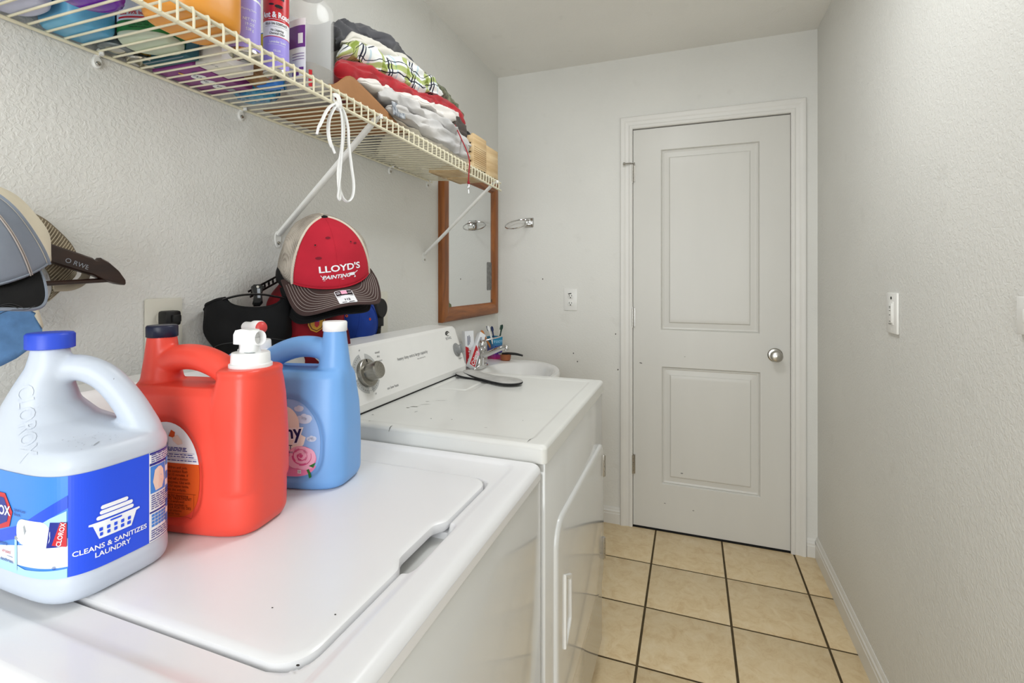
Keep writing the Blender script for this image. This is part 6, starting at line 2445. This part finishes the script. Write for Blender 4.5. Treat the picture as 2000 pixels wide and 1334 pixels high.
# toothpaste cartons leaning on the wall
def paste(name, label, base, up, face, w_, l_, d_):
    base, up, face = Vector(base), Vector(up).normalized(), Vector(face)
    face = (face - up * up.dot(face)).normalized()
    U = up.cross(face).normalized()
    t = thing(name, label, 'toothpaste box', base, mtx=Matrix((U, up, face)).transposed())
    G().box(-w_ / 2, 0, -d_ / 2, w_ / 2, l_, d_ / 2, .001).build('carton', INK['white'], t, local=True, angle=30)
    fp = lambda u, v, e=0: Vector((u, v, d_ / 2 + .0005 + e))
    prints('red_wedge', INK['red'], [poly2d([(-w_ / 2, .003), (w_ / 2 * .8, .003), (w_ / 2 * .55, l_ * .30), (-w_ / 2 * .1, l_ * .52), (-w_ / 2, l_ * .58)])], fp, t)
    prints('wordmark', INK['white'], [at(text2d('Colgate', w_ * .72, bold=.0006, shear=.15), -.001, l_ * .235, pi / 2)], fp, t, .0004)
    prints('navy_lettering', INK['dkblue'], [rect2d(-w_ * .22, l_ * .60, -w_ * .14, l_ * .86), rect2d(-w_ * .06, l_ * .62, .0, l_ * .88), rect2d(w_ * .06, l_ * .68, w_ * .10, l_ * .84)], fp, t)
    prints('pink_fade', INK['rose'], [poly2d([(w_ * .05, l_ * .36), (w_ * .46, l_ * .34), (w_ * .46, l_ * .56), (w_ * .12, l_ * .52)])], fp, t)
    return t


paste('toothpaste_box', 'red and white toothpaste box standing upright against the wall', (.060, 2.062, ZS + .0035), (-.06, .02, 1), (.75, -.66, 0), .044, .165, .034)
paste('toothpaste_box', 'red and white toothpaste box leaning diagonally by the faucet', (.098, 1.995, ZS + .014), (-.02, .95, 1), (.80, -.50, .2), .034, .185, .026)
# toothbrush cup
cx_, cy_ = .072, 2.345
t = thing('toothbrush_cup', 'blue to magenta printed cup holding toothbrushes in the corner', 'cup', (cx_, cy_, 0))
t.location = (cx_, cy_, .845)
yaw = radians(-33)
g = G()
zz0, zz1 = 0.0, .128
g.loft([sell(0, 0, .040 * s, .030 * s, z, 36, 5, yaw) for z, s in ((zz0, .88), (zz0 + .003, .9), (zz1, 1.0), (zz1, .93), (zz0 + .006, .84))])
def grad_mat():
    m, nt, p = newmat('blue_magenta_print')
    tc = nt.nodes.new('ShaderNodeTexCoord')
    sp = nt.nodes.new('ShaderNodeSeparateXYZ')
    r = nt.nodes.new('ShaderNodeValToRGB')
    mr = nt.nodes.new('ShaderNodeMapRange')
    mr.inputs[1].default_value, mr.inputs[2].default_value = 0, .128
    nt.links.new(tc.outputs['Object'], sp.inputs[0])
    nt.links.new(sp.outputs[2], mr.inputs[0])
    nt.links.new(mr.outputs[0], r.inputs[0])
    e = r.color_ramp.elements
    e[0].position, e[1].position = .12, .82
    e[0].color, e[1].color = (*lin('#c2186f'), 1), (*lin('#1f8bb5'), 1)
    x = e.new(.42)
    x.color = (*lin('#5a3f9c'), 1)
    nt.links.new(r.outputs[0], p.inputs['Base Color'])
    p.inputs['Roughness'].default_value = .35
    return m
cupo = g.build('cup_body', grad_mat(), t, local=True, angle=40)
cbv = bvh_of(cupo.data)
Uc = Vector((cos(radians(57)), sin(radians(57)), 0))
pc = projector(cbv, Vector((0, 0, .06)) - Vector((-Uc.y, Uc.x, 0)) * .15, Uc, (0, 0, 1), .0006)
prints('lettering', INK['light'], [at(text2d('TOOTH', .017, bold=.0004), 0, .046)], pc, t)
prints('lettering', INK['navy'], [at(text2d('BRSH', .021, bold=.0006), 0, .016), at(text2d('CREW', .017, bold=.0005), 0, -.012)], pc, t)


def brush(name, label, p0, p1, c1, c2, head):
    p0, p1 = Vector(p0), Vector(p1)
    t = thing(name, label, 'toothbrush', p0)
    d = (p1 - p0).normalized()
    n_ = d.cross(Vector((.8, -.6, 0))).normalized()
    f_ = n_.cross(d).normalized()
    L_ = (p1 - p0).length
    pts_ = [p0, p0.lerp(p1, .3), p0.lerp(p1, .6), p0.lerp(p1, .78), p0.lerp(p1, .84), p1]
    G().tube(pts_, [.004, .0058, .0055, .0042, .0036, .0046], 10).build('handle', c1, t)
    G().tube([p0.lerp(p1, .25) - f_ * .0022, p0.lerp(p1, .5) - f_ * .003, p0.lerp(p1, .72) - f_ * .002], .0045, 8).build('grip', c2, t)
    hc = p1 + d * .010
    g = G()
    g.loft([[hc + n_ * a + d * b - f_ * h for a, b in ell(0, 0, .0068, .0150, 20)] for h in (-.002, .0025)])
    g.build('head', c1, t)
    g = G()
    for i in range(5):
        for j in (-1, 0, 1):
            q = hc + d * (-.010 + .005 * i) + n_ * (.0038 * j) - f_ * .0025
            g.tube([q, q - f_ * .0095], .0018, 6)
    o = g.build('bristles', head, t)
    o['kind'] = 'stuff'
    return t


WHT = PL['white_cap']
z_ = ZS
brush('toothbrush', 'white and lime green toothbrush at the front of the cup', (.090, 2.325, z_ + .02), (.060, 2.300, z_ + .148), WHT, mat('lime_rubber', '#8fb83a', .5), mat('navy_bristle', '#2b3a7a', .7))
brush('toothbrush', 'dark blue toothbrush in the middle of the cup', (.080, 2.350, z_ + .02), (.060, 2.345, z_ + .140), mat('navy_plastic', '#26345f', .4), mat('pale_rubber', '#c9d6df', .5), mat('white_bristle', '#dfe6ea', .7))
brush('toothbrush', 'dark green toothbrush at the right side of the cup', (.080, 2.355, z_ + .02), (.088, 2.400, z_ + .145), mat('bottle_green_plastic', '#1d4038', .4), WHT, mat('green_bristle', '#5f8f78', .7))
brush('toothbrush', 'orange toothbrush leaning left in the cup', (.070, 2.345, z_ + .02), (.035, 2.285, z_ + .128), mat('orange_plastic', '#d98a4a', .4), WHT, mat('cream_bristle', '#e6d9c2', .7))
t = thing('soap_dish', 'small terracotta dish behind the faucet spout', 'dish', (.150, 2.300, ZS - .001))
G().lathe((.150, 2.300, ZS - .0005), (0, 0, 1), [(0, .020), (.002, .024), (.018, .027), (.032, .028), (.032, .025), (.006, .020)], 28).build('dish', mat('terracotta', '#a5623f', .7, var=.1), t, angle=40)
t = thing('razor', 'black razor handle resting across the dish toward the basin', 'razor', (.160, 2.290, ZS + .035))
rz = cr([(.135, 2.29, ZS + .034), (.165, 2.292, ZS + .036), (.205, 2.300, ZS + .034), (.240, 2.306, ZS + .027)], 5)
G().tube(rz, [.0045 + .002 * sin(pi * k / (len(rz) - 1)) for k in range(len(rz))], 10).build('handle', M['black_rubber'], t)
G().box(.120, 2.276, ZS + .030, .137, 2.306, ZS + .039, .002).build('blade_head', M['nickel'], t)

# lamp body added above the frame to go with the overhead fill
t = thing('added_ceiling_lamp', 'added round white ceiling lamp, unseen above the appliances', 'lamp', (.92, 1.25, H))
G().lathe((.92, 1.25, H), (0, 0, -1), [(0, .20), (.02, .20), (.03, .19), (.03, .17), (.018, .165)], 48).build('lamp_base', M['brace'], t)

# ---- repeats carry one group phrase
GROUPS = {'wall_outlet': 'wall outlet plates', 'power_plug': 'black plugs in the wall outlets', 'wall_switch': 'switch plates on the right wall', 'shoe_insole': 'insoles on the dryer',
          'laundry_bottle': 'laundry bottles on the wire shelf', 'wooden_crate': 'wooden crates at the shelf end', 'baseball_cap': 'caps hung on the left wall',
          'toothpaste_box': 'toothpaste boxes by the faucet', 'toothbrush': 'toothbrushes in the cup'}
for o in COL.objects:
    if o.parent is None and 'category' in o:
        n_ = o.name.split('.')[0]
        if n_ in GROUPS:
            o['group'] = GROUPS[n_]
        elif o['category'] == 'clothes':
            o['group'] = CLG
